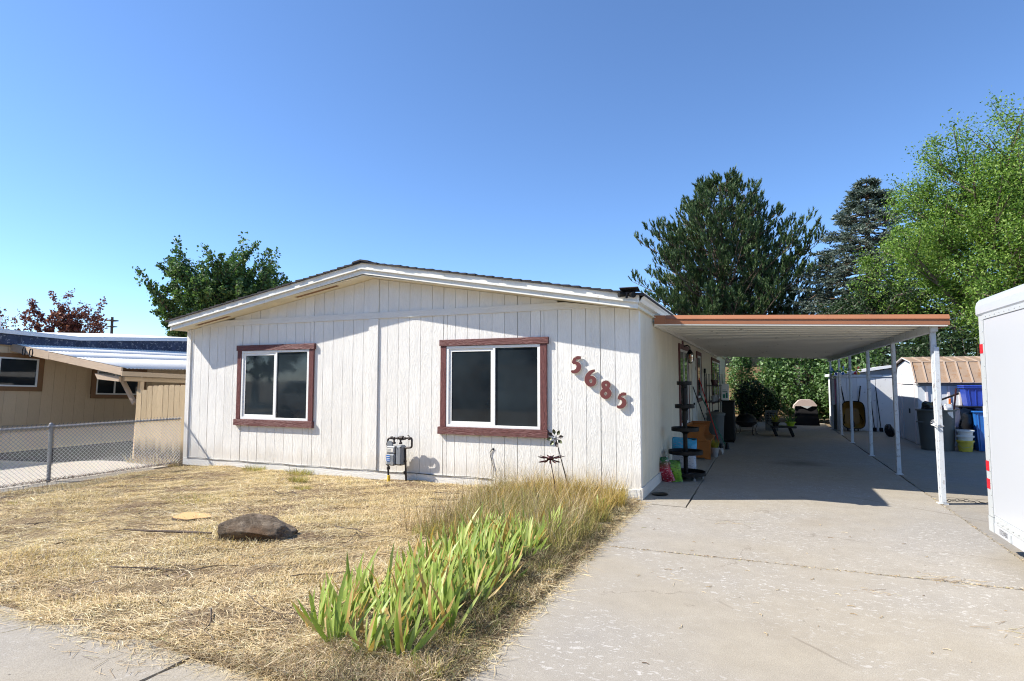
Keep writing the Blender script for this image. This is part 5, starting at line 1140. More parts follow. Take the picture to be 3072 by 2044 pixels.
# straw spilt over the paving edges
n = 5200; t_ = rng.random(n)
side = rng.random(n) < 0.55
xs_ = np.where(side, -8*rng.random(n)**0.8, 0.0+np.abs(rng.normal(0, 0.05, n)))
ys_ = np.where(side, -5.40-np.abs(rng.normal(0, 0.07, n)), -5.0+4.9*rng.random(n))
base = np.stack([xs_, ys_, np.full(n, 0.003)+0.004*rng.random(n)], -1)
blades('loose_straw', base, rng.uniform(0, 6.28, n), np.abs(rng.normal(0, 0.03, n)), rng.gamma(3, 0.03, n).clip(0.03, 0.25), rng.uniform(0.0015, 0.0035, n), rng.normal(0, 0.04, n), STRAW, 'loose straw scattered along the paving edges')
# long stray stalks and twigs on the lawn
m = MB()
for k in range(34):
    x = rnd.uniform(-7.8, -1.4); y = rnd.uniform(-5.1, -0.7); a = rnd.gauss(0.25, 0.35); L_ = rnd.uniform(0.3, 1.1); r_ = rnd.uniform(0.0025, 0.006); pts = []
    for q in range(7):
        pts.append((x+math.cos(a)*L_*q/6, y+math.sin(a)*L_*q/6, float(height(np.float64(x), np.float64(y)))+0.022+0.012*math.sin(q*1.3+k))); a += rnd.gauss(0, 0.12)
    m.tube(pts, [r_*(1-0.1*q) for q in range(7)], 4)
tw = m.build('fallen_twigs', BARK); tag(tw, 'thin dark twigs fallen across the dry lawn', 'twigs', kind='stuff')
bt = thing('fallen_branch', 'long dark stick lying on the straw left of the rock', 'branch', (-4.55, -3.75, 0.035)); MB().tube([(0, 0, 0), (0.35, 0.03, 0.012), (0.75, 0.12, 0.02), (1.05, 0.16, 0.03)], [0.006, 0.011, 0.013, 0.009], 8).build('stick', BARK, bt, True)
# green tufts in the lawn and at the skirting
for (x, y, r_, hgt, nb, lb) in ((-5.05, -0.75, 0.16, 0.13, 420, 'largest green grass tuft in the dry lawn near the house'), (-6.55, -0.16, 0.22, 0.12, 380, 'green grass tuft against the skirting under the left window'), (-5.6, -0.14, 0.25, 0.11, 360, 'thin green grass against the skirting right of the left window'), (-4.55, -1.2, 0.15, 0.07, 240, 'small green tuft behind the stump toward the house'), (-5.4, -2.3, 0.45, 0.05, 420, 'faint patch of short green grass in the middle of the lawn'), (-7.15, -3.4, 0.06, 0.06, 60, 'tiny green weed in the straw near the fence')):
    a = rng.uniform(0, 6.28, nb); rr = r_*np.sqrt(rng.random(nb)); bs = np.stack([x+rr*np.cos(a), y+rr*np.sin(a)*0.6, np.full(nb, 0.01)], -1)
    bs[:, 1] = np.minimum(bs[:, 1], -0.035)
    e = thing('grass_tuft', lb, 'grass', (0, 0, 0)); o = blades('tuft', bs, a+rng.normal(0, 0.5, nb), rng.uniform(0.7, 1.45, nb), hgt*rng.uniform(0.5, 1.2, nb), rng.uniform(0.003, 0.005, nb), rng.uniform(0, 0.9, nb), TALLG, None, parent=e)
# tall grass bed by the house corner
def bed(n, x0, x1, y0, y1, keep):
    x = rng.uniform(x0, x1, n); y = rng.uniform(y0, y1, n); k = keep(x, y); return x[k], y[k]
# right boundary of the bed follows the driveway edge
xv, yv = bed(17000, -2.0, 0.0, -2.75, -0.04, lambda x, y: (x > -1.95-0.10*y*0+0.35*np.sin(y*2.2)*0.4 - (y+1.4)*0.10) & (x < -0.14+0.05*np.sin(y*8)) & (rng.random(len(x)) < np.clip(1.15-0.5*np.abs(x+0.95), 0.15, 1)))
n = len(xv); base = np.stack([xv, yv, np.full(n, 0.0)], -1); near = np.clip((-yv-0.2)/2.4, 0, 1)
hh_ = (0.17+0.19*rng.random(n))*(1-0.25*near)*np.where(xv < -1.5, 0.75, 1.0)
gold = (yv > -1.15+0.35*np.sin(xv*4)) & (xv > -1.7)
for sel, mt, nm, lb in ((gold, GOLDG, 'golden_grass', 'golden dry grass thicket at the house corner'), (~gold, TALLG, 'tall_grass', 'green and yellow tall grass behind the iris row')):
    k = sel.sum(); blades(nm, base[sel], rng.uniform(0, 6.28, k), rng.uniform(0.95, 1.5, k), hh_[sel]*rng.uniform(0.7, 1.35, k), rng.uniform(0.0028, 0.0062, k), rng.uniform(-0.1, 1.0, k), mt, lb)
# wispy seed stalks against the wall
n = 260; bs = np.stack([rng.uniform(-2.1, -0.15, n), rng.uniform(-0.9, -0.06, n), np.zeros(n)], -1)
blades('seed_stalks', bs, rng.uniform(0, 6.28, n), rng.uniform(1.2, 1.52, n), rng.uniform(0.35, 0.72, n), rng.uniform(0.0016, 0.003, n), rng.uniform(-0.05, 0.45, n), STRAW, 'thin dry seed stalks rising against the white wall')
n = 4200; bs = np.stack([rng.uniform(-1.95, -0.2, n), rng.uniform(-2.7, -0.06, n), np.zeros(n)], -1)
blades('bed_stalks', bs, rng.uniform(0, 6.28, n), rng.uniform(1.0, 1.5, n), rng.gamma(6, 0.055, n).clip(0.2, 0.58), rng.uniform(0.002, 0.0045, n), rng.uniform(-0.1, 0.8, n), LITTER, 'brown and tan stalks standing through the grass bed')
n = 9000; xv = -8.1+8.0*rng.random(n); yv = -5.4+5.3*rng.random(n)**1.2; dk = np.sin(xv*1.9+2.0*np.sin(yv*1.4))*np.cos(yv*2.6-xv*0.8); k = inlawn(xv, yv) & (rng.random(n) < 0.15+0.5*np.clip(dk, 0, 1)); xv, yv = xv[k], yv[k]; n = len(xv)
blades('lawn_debris', np.stack([xv, yv, height(xv, yv)+0.016*rng.random(n)], -1), field(xv, yv)+rng.normal(0, 0.6, n), np.abs(rng.normal(0, 0.1, n)), rng.gamma(2, 0.03, n).clip(0.02, 0.25), rng.uniform(0.004, 0.011, n), rng.normal(0, 0.15, n), DEBRIS, 'dark dead bits of stem and bark among the straw')
n = 2200; yv = -5.3+5.2*rng.random(n); xv = -8.55+0.05*rng.normal(0, 1, n)
blades('fence_litter', np.stack([xv, yv, 0.02+0.02*rng.random(n)], -1), rng.uniform(0, 6.28, n), rng.uniform(0, 0.7, n), rng.uniform(0.03, 0.12, n), rng.uniform(0.004, 0.010, n), rng.uniform(0, 0.5, n), DEBRIS, 'dark leaf litter caught along the foot of the wire fence')
n = 700; xv = rng.uniform(-9.9, -8.5, n); yv = -0.02-0.12*rng.random(n)
blades('fence_weeds', np.stack([xv, yv, np.full(n, -0.06)], -1), rng.uniform(0, 6.28, n), rng.uniform(0.7, 1.5, n), rng.gamma(3, 0.06, n).clip(0.05, 0.5), rng.uniform(0.003, 0.008, n), rng.uniform(0, 0.8, n), LITTER, 'dry weeds at the foot of the tan board fence')
for q in range(13):
    x = -0.26+rnd.uniform(-0.13, 0.12); y = -5.0+q*0.36+rnd.uniform(-0.1, 0.1); nb = 150; a = rng.uniform(0, 6.28, nb); rr = 0.10*np.sqrt(rng.random(nb)); e = thing('grass_tuft', 'low yellow-green grass mound between the irises and the driveway', 'grass', (0, 0, 0), group='grass mounds along the driveway edge')
    blades('tuft', np.stack([x+rr*np.cos(a), y+rr*np.sin(a), np.full(nb, 0.015)], -1), a+rng.normal(0, 0.5, nb), rng.uniform(0.5, 1.4, nb), rng.uniform(0.05, 0.15, nb), rng.uniform(0.0025, 0.0045, nb), rng.uniform(0, 1.2, nb), TALLG, None, parent=e)
n = 800; tt = rng.random(n); hz = rng.random(n) < 0.55
xv = np.where(hz, 0.1+3.4*tt, 3.53+0.012*rng.normal(0, 1, n)); yv = np.where(hz, -2.29+0.017*xv+0.014*rng.normal(0, 1, n), -5.5+7.5*tt)
blades('joint_grit', np.stack([xv, yv, np.full(n, 0.001)], -1), rng.uniform(0, 6.28, n), np.abs(rng.normal(0, 0.05, n)), rng.uniform(0.01, 0.045, n), rng.uniform(0.003, 0.008, n), rng.normal(0, 0.05, n), LITTER, 'dry grit and straw caught in the driveway joints')
# low matted fringe along the driveway
n = 42000; yv = -5.45+5.0*rng.random(n)**1.05; xv = -0.34+0.30*rng.normal(0, 0.55, n)-0.02
k = (xv < 0.075+0.05*np.sin(yv*6)+0.03*np.sin(yv*17)) & (xv > -1.1); xv, yv = xv[k], yv[k]; n = len(xv)
cl = 0.5+0.5*np.sin(xv*9+2*np.sin(yv*4))*np.sin(yv*6.5)
bs = np.stack([xv, yv, 0.0+0.05*cl*rng.random(n)*np.clip((0.1-xv)/0.2, 0.1, 1)], -1)
blades('matted_grass', bs, rng.uniform(0, 6.28, n), rng.uniform(-0.05, 1.0, n), rng.uniform(0.05, 0.17, n)*(0.5+1.0*cl), rng.uniform(0.002, 0.0045, n), rng.uniform(0, 1.2, n), FRINGE, 'dark matted grass and weeds along the driveway edge')
n = 8000; yv = -5.42+0.6*rng.random(n)**2.0; xv = -0.1-np.abs(rng.normal(0, 0.75, n))
k = (xv < 0.05) & (yv > -5.44) & (xv > -8); xv, yv = xv[k], yv[k]; n = len(xv)
blades('front_litter', np.stack([xv, yv, 0.015+0.03*rng.random(n)], -1), rng.uniform(0, 6.28, n), rng.uniform(0, 0.6, n), rng.uniform(0.04, 0.13, n), rng.uniform(0.002, 0.004, n), rng.uniform(0, 0.7, n), LITTER, 'brown plant litter at the front of the bed')

# iris clumps: fans of sword leaves, each leaf its own piece
leaf_meshes = []
for v in range(9):
    r2 = random.Random(40+v); L_ = r2.uniform(0.40, 0.56); wd = r2.uniform(0.032, 0.050); bend = r2.uniform(0.05, 0.30)*(2.0 if v == 8 else 1); twist = r2.uniform(-0.7, 0.7); m = MB(); seg = 7; vs = []
    for i in range(seg+1):
        t = i/seg; w_ = wd*0.5*(0.72+0.5*t-0.1*t*t)*(1 if t < 0.55 else max(0.02, 1-((t-0.55)/0.45)**1.7))
        y_ = bend*t*t*L_*2; z = L_*(t-0.10*bend*t*t) if v != 8 else L_*(t-0.55*t*t*t)
        ct, st_ = math.cos(twist*t), math.sin(twist*t); vs += [(-w_*ct, y_-w_*st_, z), (0, y_+0.007*(1-t), z), (w_*ct, y_+w_*st_, z)]
    fs = []
    for i in range(seg): b = i*3; fs += [(b, b+1, b+4, b+3), (b+1, b+2, b+5, b+4)]
    me = m.add(vs, fs).mesh('iris_leaf', True); me.materials.append(IRISDEAD if v in (7, 8) else (IRISTIP if v in (2, 5) else IRIS)); leaf_meshes.append(me)
spots = []
yy_ = -4.93
while yy_ < -2.2:
    w_ = 4 if yy_ < -2.6 else 3
    for k in range(w_):
        spots.append((-0.42-0.19*k+rnd.uniform(-0.08, 0.08)-0.03*(yy_+4.9), yy_+rnd.uniform(-0.10, 0.10)))
    yy_ += 0.25
spots.append((-0.42, -2.15)); spots.append((-0.33, -1.05))
lead = min(spots, key=lambda p: p[1])
for s_i, (x, y) in enumerate(spots):
    if (x, y) == lead: lb = 'nearest iris clump, broad green blades at the front of the row'
    elif s_i == len(spots)-1: lb = 'lone iris fan in the golden grass by the house corner'
    else: lb = 'green sword-leaved iris clump with browned tips, ' + ('in the front third' if y < -3.95 else 'in the middle' if y < -3.0 else 'in the back third') + ' of the row, ' + ('driveway side' if x > -0.62 else 'lawn side')
    e = thing('iris_clump', lb, 'iris', (x, y, 0.0), group='iris clumps along the driveway')
    fans = 3 if s_i < len(spots)-1 else 1
    for f_ in range(fans):
        fa = rnd.uniform(-0.5, 0.5); ox, oy = rnd.uniform(-0.07, 0.07), rnd.uniform(-0.07, 0.07); nl = rnd.randint(6, 8)
        for q in range(nl):
            t = (q/(nl-1)-0.5)*2 if nl > 1 else 0
            v = rnd.choice((0, 1, 2, 3, 4, 5, 6, 0, 3, 6, 2, 5)) if rnd.random() > 0.13 else rnd.choice((7, 8))
            lo = bpy.data.objects.new('leaf', leaf_meshes[v]); COL.objects.link(lo); lo.parent = e
            lo.location = (ox+t*0.035*math.cos(fa), oy+t*0.035*math.sin(fa), -0.01); sc_ = 0.76*(1.0-0.22*abs(t))*rnd.uniform(0.62, 1.12)*(0.92 if y > -3.2 else 1.0)
            lo.scale = (sc_, sc_, sc_)
            lo.rotation_euler = Euler((rnd.gauss(0, 0.17), t*rnd.uniform(0.25, 0.75)+rnd.gauss(0, 0.08), fa+rnd.gauss(0, 0.25)+(math.pi if rnd.random() < 0.5 else 0)*0), 'XYZ')
    for q in range(rnd.randint(1, 3)):
        lo = bpy.data.objects.new('leaf', leaf_meshes[rnd.choice((7, 8))]); COL.objects.link(lo); lo.parent = e; lo.location = (rnd.uniform(-0.05, 0.05), rnd.uniform(-0.05, 0.05), 0.012)
        lo.scale = (0.7,)*3; lo.rotation_euler = (rnd.uniform(0.9, 1.35), rnd.uniform(-0.4, 0.4), rnd.uniform(0, 6.28))

# rock, stump
rk = blob('boulder', 'flat brown weathered rock lying in the straw', 'rock', (-3.08, -3.42, 0.055), 0.42, 0.24, 0.175, ROCK, 29, 0.26, 5); rk.rotation_euler = (0.05, 0.06, 0.28)
from mathutils import noise as mnoise
for v_ in rk.data.vertices:
    p_ = v_.co; n_ = p_.normalized(); st_ = mnoise.noise(Vector((p_.x*2.5, p_.y*2.5, p_.z*26.0)))
    v_.co = p_ + n_*(0.016*mnoise.fractal(p_*7.0, 1.0, 2.1, 4) + 0.012*st_) + Vector((0, 0, 0.02*mnoise.noise(p_*4.0)))
rk.data.update()
SP_ = thing('tree_stump', 'pale freshly cut stump flush with the dry lawn', 'stump', (-4.45, -3.05, 0.0)); prof = [(math.cos(a)*(0.21+0.03*math.sin(3*a)+0.02*math.sin(5*a+1)), math.sin(a)*(0.17+0.03*math.cos(2*a))) for a in [2*math.pi*q/36 for q in range(36)]]
MB().prism([(p[0]*1.04, p[1]*1.04) for p in prof], 'z', -0.02, 0.030).build('bark', BARK, SP_); MB().prism(prof, 'z', 0.0, 0.036).build('cut_face', CUTWOOD, SP_)

# metal garden flowers on stakes
F1 = thing('metal_flower', 'dark metal garden flower leaning right, petals below the window corner', 'ornament', (-0.80, -0.42, 0.0)); c0 = Vector((-0.23, 0.0, 0.80))
MB().tube([(0, 0, -0.05), c0], 0.007, 8).build('stake', DARKMETAL, F1, True)
def petal(m, c, dirv, nrm, l0, l1, w_):
    d_ = Vector(dirv).normalized(); n_ = Vector(nrm); s_ = d_.cross(n_).normalized()*w_; c = Vector(c)
    pts = [c+d_*l0, c+d_*(l0+(l1-l0)*0.35)+s_, c+d_*(l0+(l1-l0)*0.7)+s_*0.8, c+d_*l1, c+d_*(l0+(l1-l0)*0.7)-s_*0.8, c+d_*(l0+(l1-l0)*0.35)-s_]
    cc_ = c+d_*(l0+(l1-l0)*0.5)-n_*0.012; vs = pts+[cc_]; vs2 = [p-n_*0.003 for p in vs]; k_ = len(vs)
    m.add(vs+vs2, [(i, (i+1) % 6, 6) for i in range(6)] + [(k_+(i+1) % 6, k_+i, k_+6) for i in range(6)] + [(i, k_+i, k_+(i+1) % 6, (i+1) % 6) for i in range(6)])
for k in range(8):
    a = k*math.pi/4+0.2; m = MB(); petal(m, c0, (math.cos(a), -0.25, math.sin(a)), (0.1, -1, 0.25), 0.045, 0.125, 0.024); m.build('petal', (OLIVEMETAL, DARKMETAL)[k % 3 == 0], F1)
    MB().tube([c0, c0+Vector((math.cos(a), -0.25, math.sin(a)))*0.05], 0.003, 5).build('wire', DARKMETAL, F1)
MB().lathe([(0, -0.02), (0.018, -0.012), (0.024, 0), (0.018, 0.012), (0, 0.02)], 12, c0+Vector((0, -0.02, 0))).build('centre', METERGREY, F1, True)
F2 = thing('metal_flower', 'wide dark maroon metal daisy above the golden grass', 'ornament', (-0.90, -0.75, 0.0)); c1 = Vector((-0.09, 0.0, 0.565))
MB().tube([(0, 0, -0.05), (-0.04, 0, 0.3), c1], 0.006, 8).build('stake', BROWNMETAL, F2, True)
for k in range(20):
    a = k*2*math.pi/20+rnd.uniform(-0.08, 0.08); lay = k % 2; m = MB(); petal(m, c1+Vector((0, 0, 0.01*lay)), (math.cos(a), math.sin(a), 0.16-0.42*(lay == 0)), (0, 0, 1), 0.03, rnd.uniform(0.15, 0.20) if lay else rnd.uniform(0.13, 0.17), 0.013); m.build('petal', BROWNMETAL, F2)
MB().lathe([(0, -0.02), (0.04, -0.01), (0.05, 0.01), (0.03, 0.035), (0, 0.04)], 14, c1).build('centre', BROWNMETAL, F2, True)
# debris on the driveway
m = MB()
for k in range(60):
    x, y = rnd.uniform(0.15, 3.4), rnd.uniform(-5.6, -0.6); a = rnd.uniform(0, 3.1); l = rnd.uniform(0.01, 0.06)
    m.tube([(x, y, 0.004), (x+math.cos(a)*l*0.5, y+math.sin(a)*l*0.5, 0.006), (x+math.cos(a+0.4)*l, y+math.sin(a+0.4)*l, 0.004)], 0.0022, 4)
for cx_, cy_, nn_ in ((-1.75, -5.62, 26), (-2.3, -5.6, 12), (-1.9, -5.95, 14), (2.75, -2.2, 40), (2.95, -3.2, 26), (2.2, -2.75, 12), (1.1, -0.9, 10), (0.75, -3.0, 6)):
    for k in range(nn_):
        x, y = cx_+rnd.gauss(0, 0.12), cy_+rnd.gauss(0, 0.06); a = rnd.gauss(0.1, 0.6); l = rnd.uniform(0.03, 0.12); m.tube([(x, y, 0.003), (x+math.cos(a)*l, y+math.sin(a)*l, 0.004)], 0.0011, 3)
tag(m.build('driveway_litter', LITTER), 'bits of straw and twig littering the driveway', 'litter', kind='stuff')

# ================================================================== trees
def leaf_cloud(P_, size, asp, mat, name, parent, seed, up=0.3, droop=None):
    r2 = np.random.default_rng(seed); n = len(P_)
    nrm = r2.normal(size=(n, 3)); nrm[:, 2] += up; nrm /= np.linalg.norm(nrm, axis=1)[:, None]
    d_ = r2.normal(size=(n, 3))
    if droop is not None: d_ += droop
    d_ -= (d_*nrm).sum(1)[:, None]*nrm; d_ /= np.linalg.norm(d_, axis=1)[:, None]+1e-9
    s_ = np.cross(nrm, d_); L_ = size*r2.uniform(0.6, 1.3, n)[:, None]; W_ = L_*asp
    V = np.stack([P_, P_+d_*L_*0.45+s_*W_*0.5, P_+d_*L_, P_+d_*L_*0.45-s_*W_*0.5], 1).reshape(-1, 3)
    Q = (np.arange(n)*4)[:, None]+np.arange(4)
    return np_mesh(name, V, Q, mat, parent)
def tree(name, label, base, H_, R_, mat, n_leaf, size, asp, seed, trunk_r, fork=0.25, limbs=9, up=0.75, zlo=0.3, spread=0.22, shoots=7, barkm=BARK, group=None, lean=(0, 0), clusters=5):
    """limbs rise from the trunk, shoots leave the limbs, leaves gather along the shoots"""
    r2 = random.Random(seed); e = thing(name, label, 'tree', base, group=group)
    tk = MB(); top = Vector((lean[0], lean[1], H_*0.86)); tp = [Vector((0, 0, -0.1)), Vector((0, 0, H_*fork))]
    nseg = 6
    for i in range(1, nseg+1): tp.append(Vector((lean[0]*i/nseg+r2.uniform(-0.1, 0.1), lean[1]*i/nseg+r2.uniform(-0.1, 0.1), H_*(fork+(0.86-fork)*i/nseg))))
    tk.tube(tp, [trunk_r*1.25, trunk_r]+[trunk_r*(1-0.15*i) for i in range(1, nseg+1)], 9); tk.build('trunk', barkm, e, True)
    br = MB(); ends = []
    for l in range(limbs):
        f_ = l/max(1, limbs-1); z0 = H_*(zlo+(0.80-zlo)*f_); a = l*2.399+r2.uniform(-0.4, 0.4)
        o = Vector((lean[0]*f_, lean[1]*f_, z0*0.92)); rad = R_*(1.0-0.55*f_**1.5)*r2.uniform(0.75, 1.1)
        tip = Vector((math.cos(a)*rad+lean[0]*f_, math.sin(a)*rad+lean[1]*f_, z0+rad*up*r2.uniform(0.6, 1.2)))
        tip.z = min(tip.z, H_*r2.uniform(0.93, 1.0))
        mid = o.lerp(tip, 0.5)+Vector((r2.uniform(-0.2, 0.2), r2.uniform(-0.2, 0.2), -0.12*rad*up+r2.uniform(-0.1, 0.1)))
        br.tube([o, mid, tip], [trunk_r*0.42, trunk_r*0.25, trunk_r*0.06], 6)
        for s in range(shoots):
            t = 0.25+0.75*(s+r2.random())/shoots; p = (o.lerp(mid, t*2) if t < 0.5 else mid.lerp(tip, t*2-1))
            b = a+r2.gauss(0, 1.1); ln_ = R_*r2.uniform(0.22, 0.46); q = p+Vector((math.cos(b)*ln_, math.sin(b)*ln_, ln_*up*r2.uniform(0.2, 1.5)))
            br.tube([p, p.lerp(q, 0.55)+Vector((0, 0, -0.05*ln_)), q], [trunk_r*0.14, trunk_r*0.09, trunk_r*0.03], 4); ends.append((p, q))
            if s % 2 == 0:
                b2 = b+r2.choice((-1, 1))*r2.uniform(0.5, 1.1); p3 = p.lerp(q, 0.5); q3 = p3+Vector((math.cos(b2)*ln_*0.7, math.sin(b2)*ln_*0.7, ln_*up*r2.uniform(0.1, 1.2))); br.tube([p3, q3], [trunk_r*0.07, trunk_r*0.02], 4); ends.append((p3, q3))
        ends.append((mid, tip))
    br.build('limbs', barkm, e, True)
    rg = np.random.default_rng(seed); A = np.array([list(p) for p, q in ends]); B = np.array([list(q) for p, q in ends])
    idx = rg.integers(0, len(ends), n_leaf); t = rg.beta(1.8, 1.2, n_leaf)[:, None]*1.06
    cl = rg.integers(0, clusters, n_leaf)
    L_ = np.linalg.norm(B-A, axis=1)[idx][:, None]
    off = np.random.default_rng(seed+5).normal(size=(len(ends), clusters, 3))*0.35
    sg = spread*(1.1-0.65*np.clip(t, 0, 1))*np.clip(L_, 0.5, 2.2)
    Pp = A[idx]+(B-A)[idx]*t + off[idx, cl]*sg*1.4 + rg.normal(size=(n_leaf, 3))*sg*0.55
    leaf_cloud(Pp, size, asp, mat, 'crown', e, seed+9); return e
tree('maple_tree', 'dark green broadleaf tree rising behind the left of the white house', (-21.5, 11.7, 0), 6.5, 2.5, MAPLE, 46000, 0.14, 0.75, 5, 0.22, fork=0.2, limbs=22, up=1.25, zlo=0.2, spread=0.17, shoots=10)
tree('maple_tree', 'smaller green crown joined to the right of the left broadleaf tree', (-20.1, 12.9, 0), 6.3, 2.1, MAPLE, 26000, 0.14, 0.75, 15, 0.18, fork=0.2, limbs=15, up=1.3, zlo=0.22, spread=0.17, shoots=9)
for i, (x, y, h_, r_, ln, lb) in enumerate(((-30.4, 7.6, 4.5, 1.6, (-0.8, -0.4), 'leftmost sparse purple-leaved tree above the neighbour roof'), (-29.2, 8.9, 5.6, 1.3, (0.3, 0.2), 'tallest sparse purple-leaved tree above the neighbour roof'), (-28.5, 9.7, 5.3, 1.2, (-0.2, 0), 'thin purple-leaved tree right of the tallest one'), (-28.9, 10.1, 5.0, 1.6, (0.2, 0.2), 'roundest purple-leaved tree nearest the utility pole'))):
    tree('plum_tree', lb, (x, y, 0), h_, r_*0.8, PLUM, 2600, 0.13, 0.6, 60+i, 0.07, fork=0.35, limbs=9, up=1.3, zlo=0.45, spread=0.16, shoots=5, group='purple-leaved trees behind the neighbour house', lean=ln)
tree('plum_tree', 'low purple-leaved tree at the extreme left edge above the roof', (-32.5, 5.3, 0), 3.9, 1.3, PLUM, 1500, 0.13, 0.6, 71, 0.06, fork=0.35, limbs=7, up=0.6, zlo=0.6, spread=0.16, shoots=4, group='purple-leaved trees behind the neighbour house')
UP_ = thing('utility_pole', 'distant thin utility pole with crossarms left of the broadleaf tree', 'pole', (-48.8, 24.6, 0)); MB().tube([(0, 0, -0.1), (0, 0, 6.9)], [0.14, 0.10], 8).build('pole', BARK, UP_); bx('crossarm', BARK, UP_, -0.3, 0.3, -0.35, 0.35, 6.55, 6.65); bx('crossarm', BARK, UP_, -0.25, 0.25, -0.3, 0.3, 6.05, 6.13)

def needles(P_, D_, nper, L_, W_, mat, name, parent, seed, flare=0.8, along=0.3):
    """bottle-brush shoots: nper thin blades around each shoot axis D_ starting from P_"""
    rg = np.random.default_rng(seed); n = len(P_)
    P2 = np.repeat(P_, nper, 0); D2 = np.repeat(D_, nper, 0); k = len(P2); t = rg.random(k)[:, None]
    rv = rg.normal(size=(k, 3)); rv -= (rv*D2).sum(1)[:, None]*D2; rv /= np.linalg.norm(rv, axis=1)[:, None]+1e-9
    d_ = D2+rv*flare*rg.uniform(0.4, 1.3, k)[:, None]; d_ /= np.linalg.norm(d_, axis=1)[:, None]
    s_ = np.cross(d_, rg.normal(size=(k, 3))); s_ /= np.linalg.norm(s_, axis=1)[:, None]+1e-9
    b = P2+D2*t*along; l = L_*rg.uniform(0.6, 1.2, k)[:, None]
    V = np.stack([b-s_*W_*0.5, b+s_*W_*0.5, b+d_*l], 1).reshape(-1, 3); T = (np.arange(k)*3)[:, None]+np.arange(3)
    return np_mesh(name, V, T, mat, parent)
def conifer(name, label, base, H_, R_, mat, seed, kind, whorls, z0=0.12, trunk_r=0.22):
    r2 = random.Random(seed); e = thing(name, label, 'tree', base)
    MB().tube([(0, 0, -0.1), (0.05, 0, H_*0.4), (-0.05, 0.05, H_*0.75), (0, 0, H_*0.98)], [trunk_r*1.2, trunk_r, trunk_r*0.5, 0.02], 9).build('trunk', BARKP, e, True)
    br = MB(); SP = []; SD = []
    for w_ in range(whorls):
        f_ = (w_+r2.random()*0.6)/whorls; z = H_*(z0+(0.97-z0)*f_)
        if kind == 'pine': rad = R_*min(1.0, 0.66+1.6*f_)*(1-f_**2.1)**0.8
        else: rad = R_*(1-f_)**0.85*(0.9 if f_ < 0.05 else 1)
        nb = max(5, int((10 if kind == 'pine' else 12)*(0.5+rad/R_)))
        a0 = r2.random()*6.28
        for b_ in range(nb):
            a = a0+b_*6.28/nb+r2.uniform(-0.25, 0.25); rr = rad*(r2.uniform(0.55, 1.12) if kind == 'pine' else r2.uniform(0.72, 1.06))+(0.15 if kind == 'pine' else 0.03)
            zz = z+r2.uniform(-0.2, 0.2); rise = rr*(0.36 if kind == 'pine' else -0.16)*r2.uniform(0.6, 1.2)
            o = Vector((0, 0, zz)); mid = Vector((math.cos(a)*rr*0.55, math.sin(a)*rr*0.55, zz+rise*0.35-0.03*rr)); tip = Vector((math.cos(a)*rr, math.sin(a)*rr, zz+rise+(0 if kind == 'pine' else 0.10*rr)))
            br.tube([o, mid, tip], [trunk_r*0.30*(1-0.6*f_), trunk_r*0.16*(1-0.6*f_), 0.012], 5)
            ns = int((9 if kind == 'pine' else 12)*max(0.4, rr/R_)*(1.7 if kind == 'pine' else 1.6))
            for s in range(ns):
                t = 0.22+0.78*(s+r2.random())/ns; p = o.lerp(mid, t/0.55) if t < 0.55 else mid.lerp(tip, (t-0.55)/0.45)
                lat = r2.choice((-1, 1))*r2.uniform(0.3, 1.2); ln_ = (0.85 if kind == 'pine' else 0.62)*(1.15-0.6*t)*min(1.0, rr/2+(0.35 if kind == 'pine' else 0.18))
                q = p+Vector((math.cos(a+lat)*ln_, math.sin(a+lat)*ln_, ln_*(r2.uniform(0.3, 1.25) if kind == 'pine' else r2.uniform(-0.25, 0.06))))
                br.tube([p, q], [0.014, 0.006], 3)
                if kind == 'pine':
                    for g_ in range(5):
                        pp = p.lerp(q, 0.35+0.55*r2.random())+Vector((r2.gauss(0, 0.07), r2.gauss(0, 0.07), r2.gauss(0, 0.06))); dv = Vector((math.cos(a+lat)*0.35+r2.gauss(0, 0.2), math.sin(a+lat)*0.35+r2.gauss(0, 0.2), r2.uniform(0.7, 1.3))).normalized(); SP.append(pp); SD.append(dv)
                else:
                    for g_ in range(4):
                        pp = p.lerp(q, 0.15+0.22*g_); l2 = lat+r2.uniform(-0.9, 0.9); dv = Vector((math.cos(a+l2), math.sin(a+l2), r2.uniform(-0.25, 0.25))).normalized(); SP.append(pp); SD.append(dv)
            SP.append(tip); SD.append(Vector((math.cos(a)*0.6, math.sin(a)*0.6, 0.9 if kind == 'pine' else 0.25)).normalized())
    br.build('limbs', BARKP, e)
    P_ = np.array([list(p) for p in SP]); D_ = np.array([list(p) for p in SD])
    if kind == 'pine': print('pine shoots', len(P_)); needles(P_, D_, 20, 0.20, 0.052, mat, 'crown', e, seed, 0.5, 0.36)
    else: print('spruce shoots', len(P_)); needles(P_, D_, 17, 0.13, 0.052, mat, 'crown', e, seed, 0.9, 0.40)
    return e
conifer('pine_tree', 'broad dark green pine tree rising behind the carport roof', (-0.42, 26.8, 0), 12.8, 5.5, PINEN, 12, 'pine', 20, 0.14, 0.28)
conifer('spruce_tree', 'blue-grey spruce between the pine and the bright green trees', (6.3, 24.0, 0), 11.4, 5.5, SPRUCEN, 8, 'spruce', 28, 0.08, 0.22)
tree('elm_tree', 'bright green leafy tree behind the metal shed, left of the tallest', (8.4, 16.4, 0), 9.4, 3.0, ELM, 125000, 0.088, 0.5, 21, 0.22, fork=0.15, limbs=34, up=0.8, zlo=0.14, spread=0.34, shoots=9, clusters=10)
tree('elm_tree', 'tallest bright green tree at the right edge above the trailer', (11.0, 15.8, 0), 10.4, 3.4, ELM, 115000, 0.088, 0.5, 33, 0.24, fork=0.15, limbs=34, up=0.85, zlo=0.14, spread=0.34, shoots=9, clusters=10)
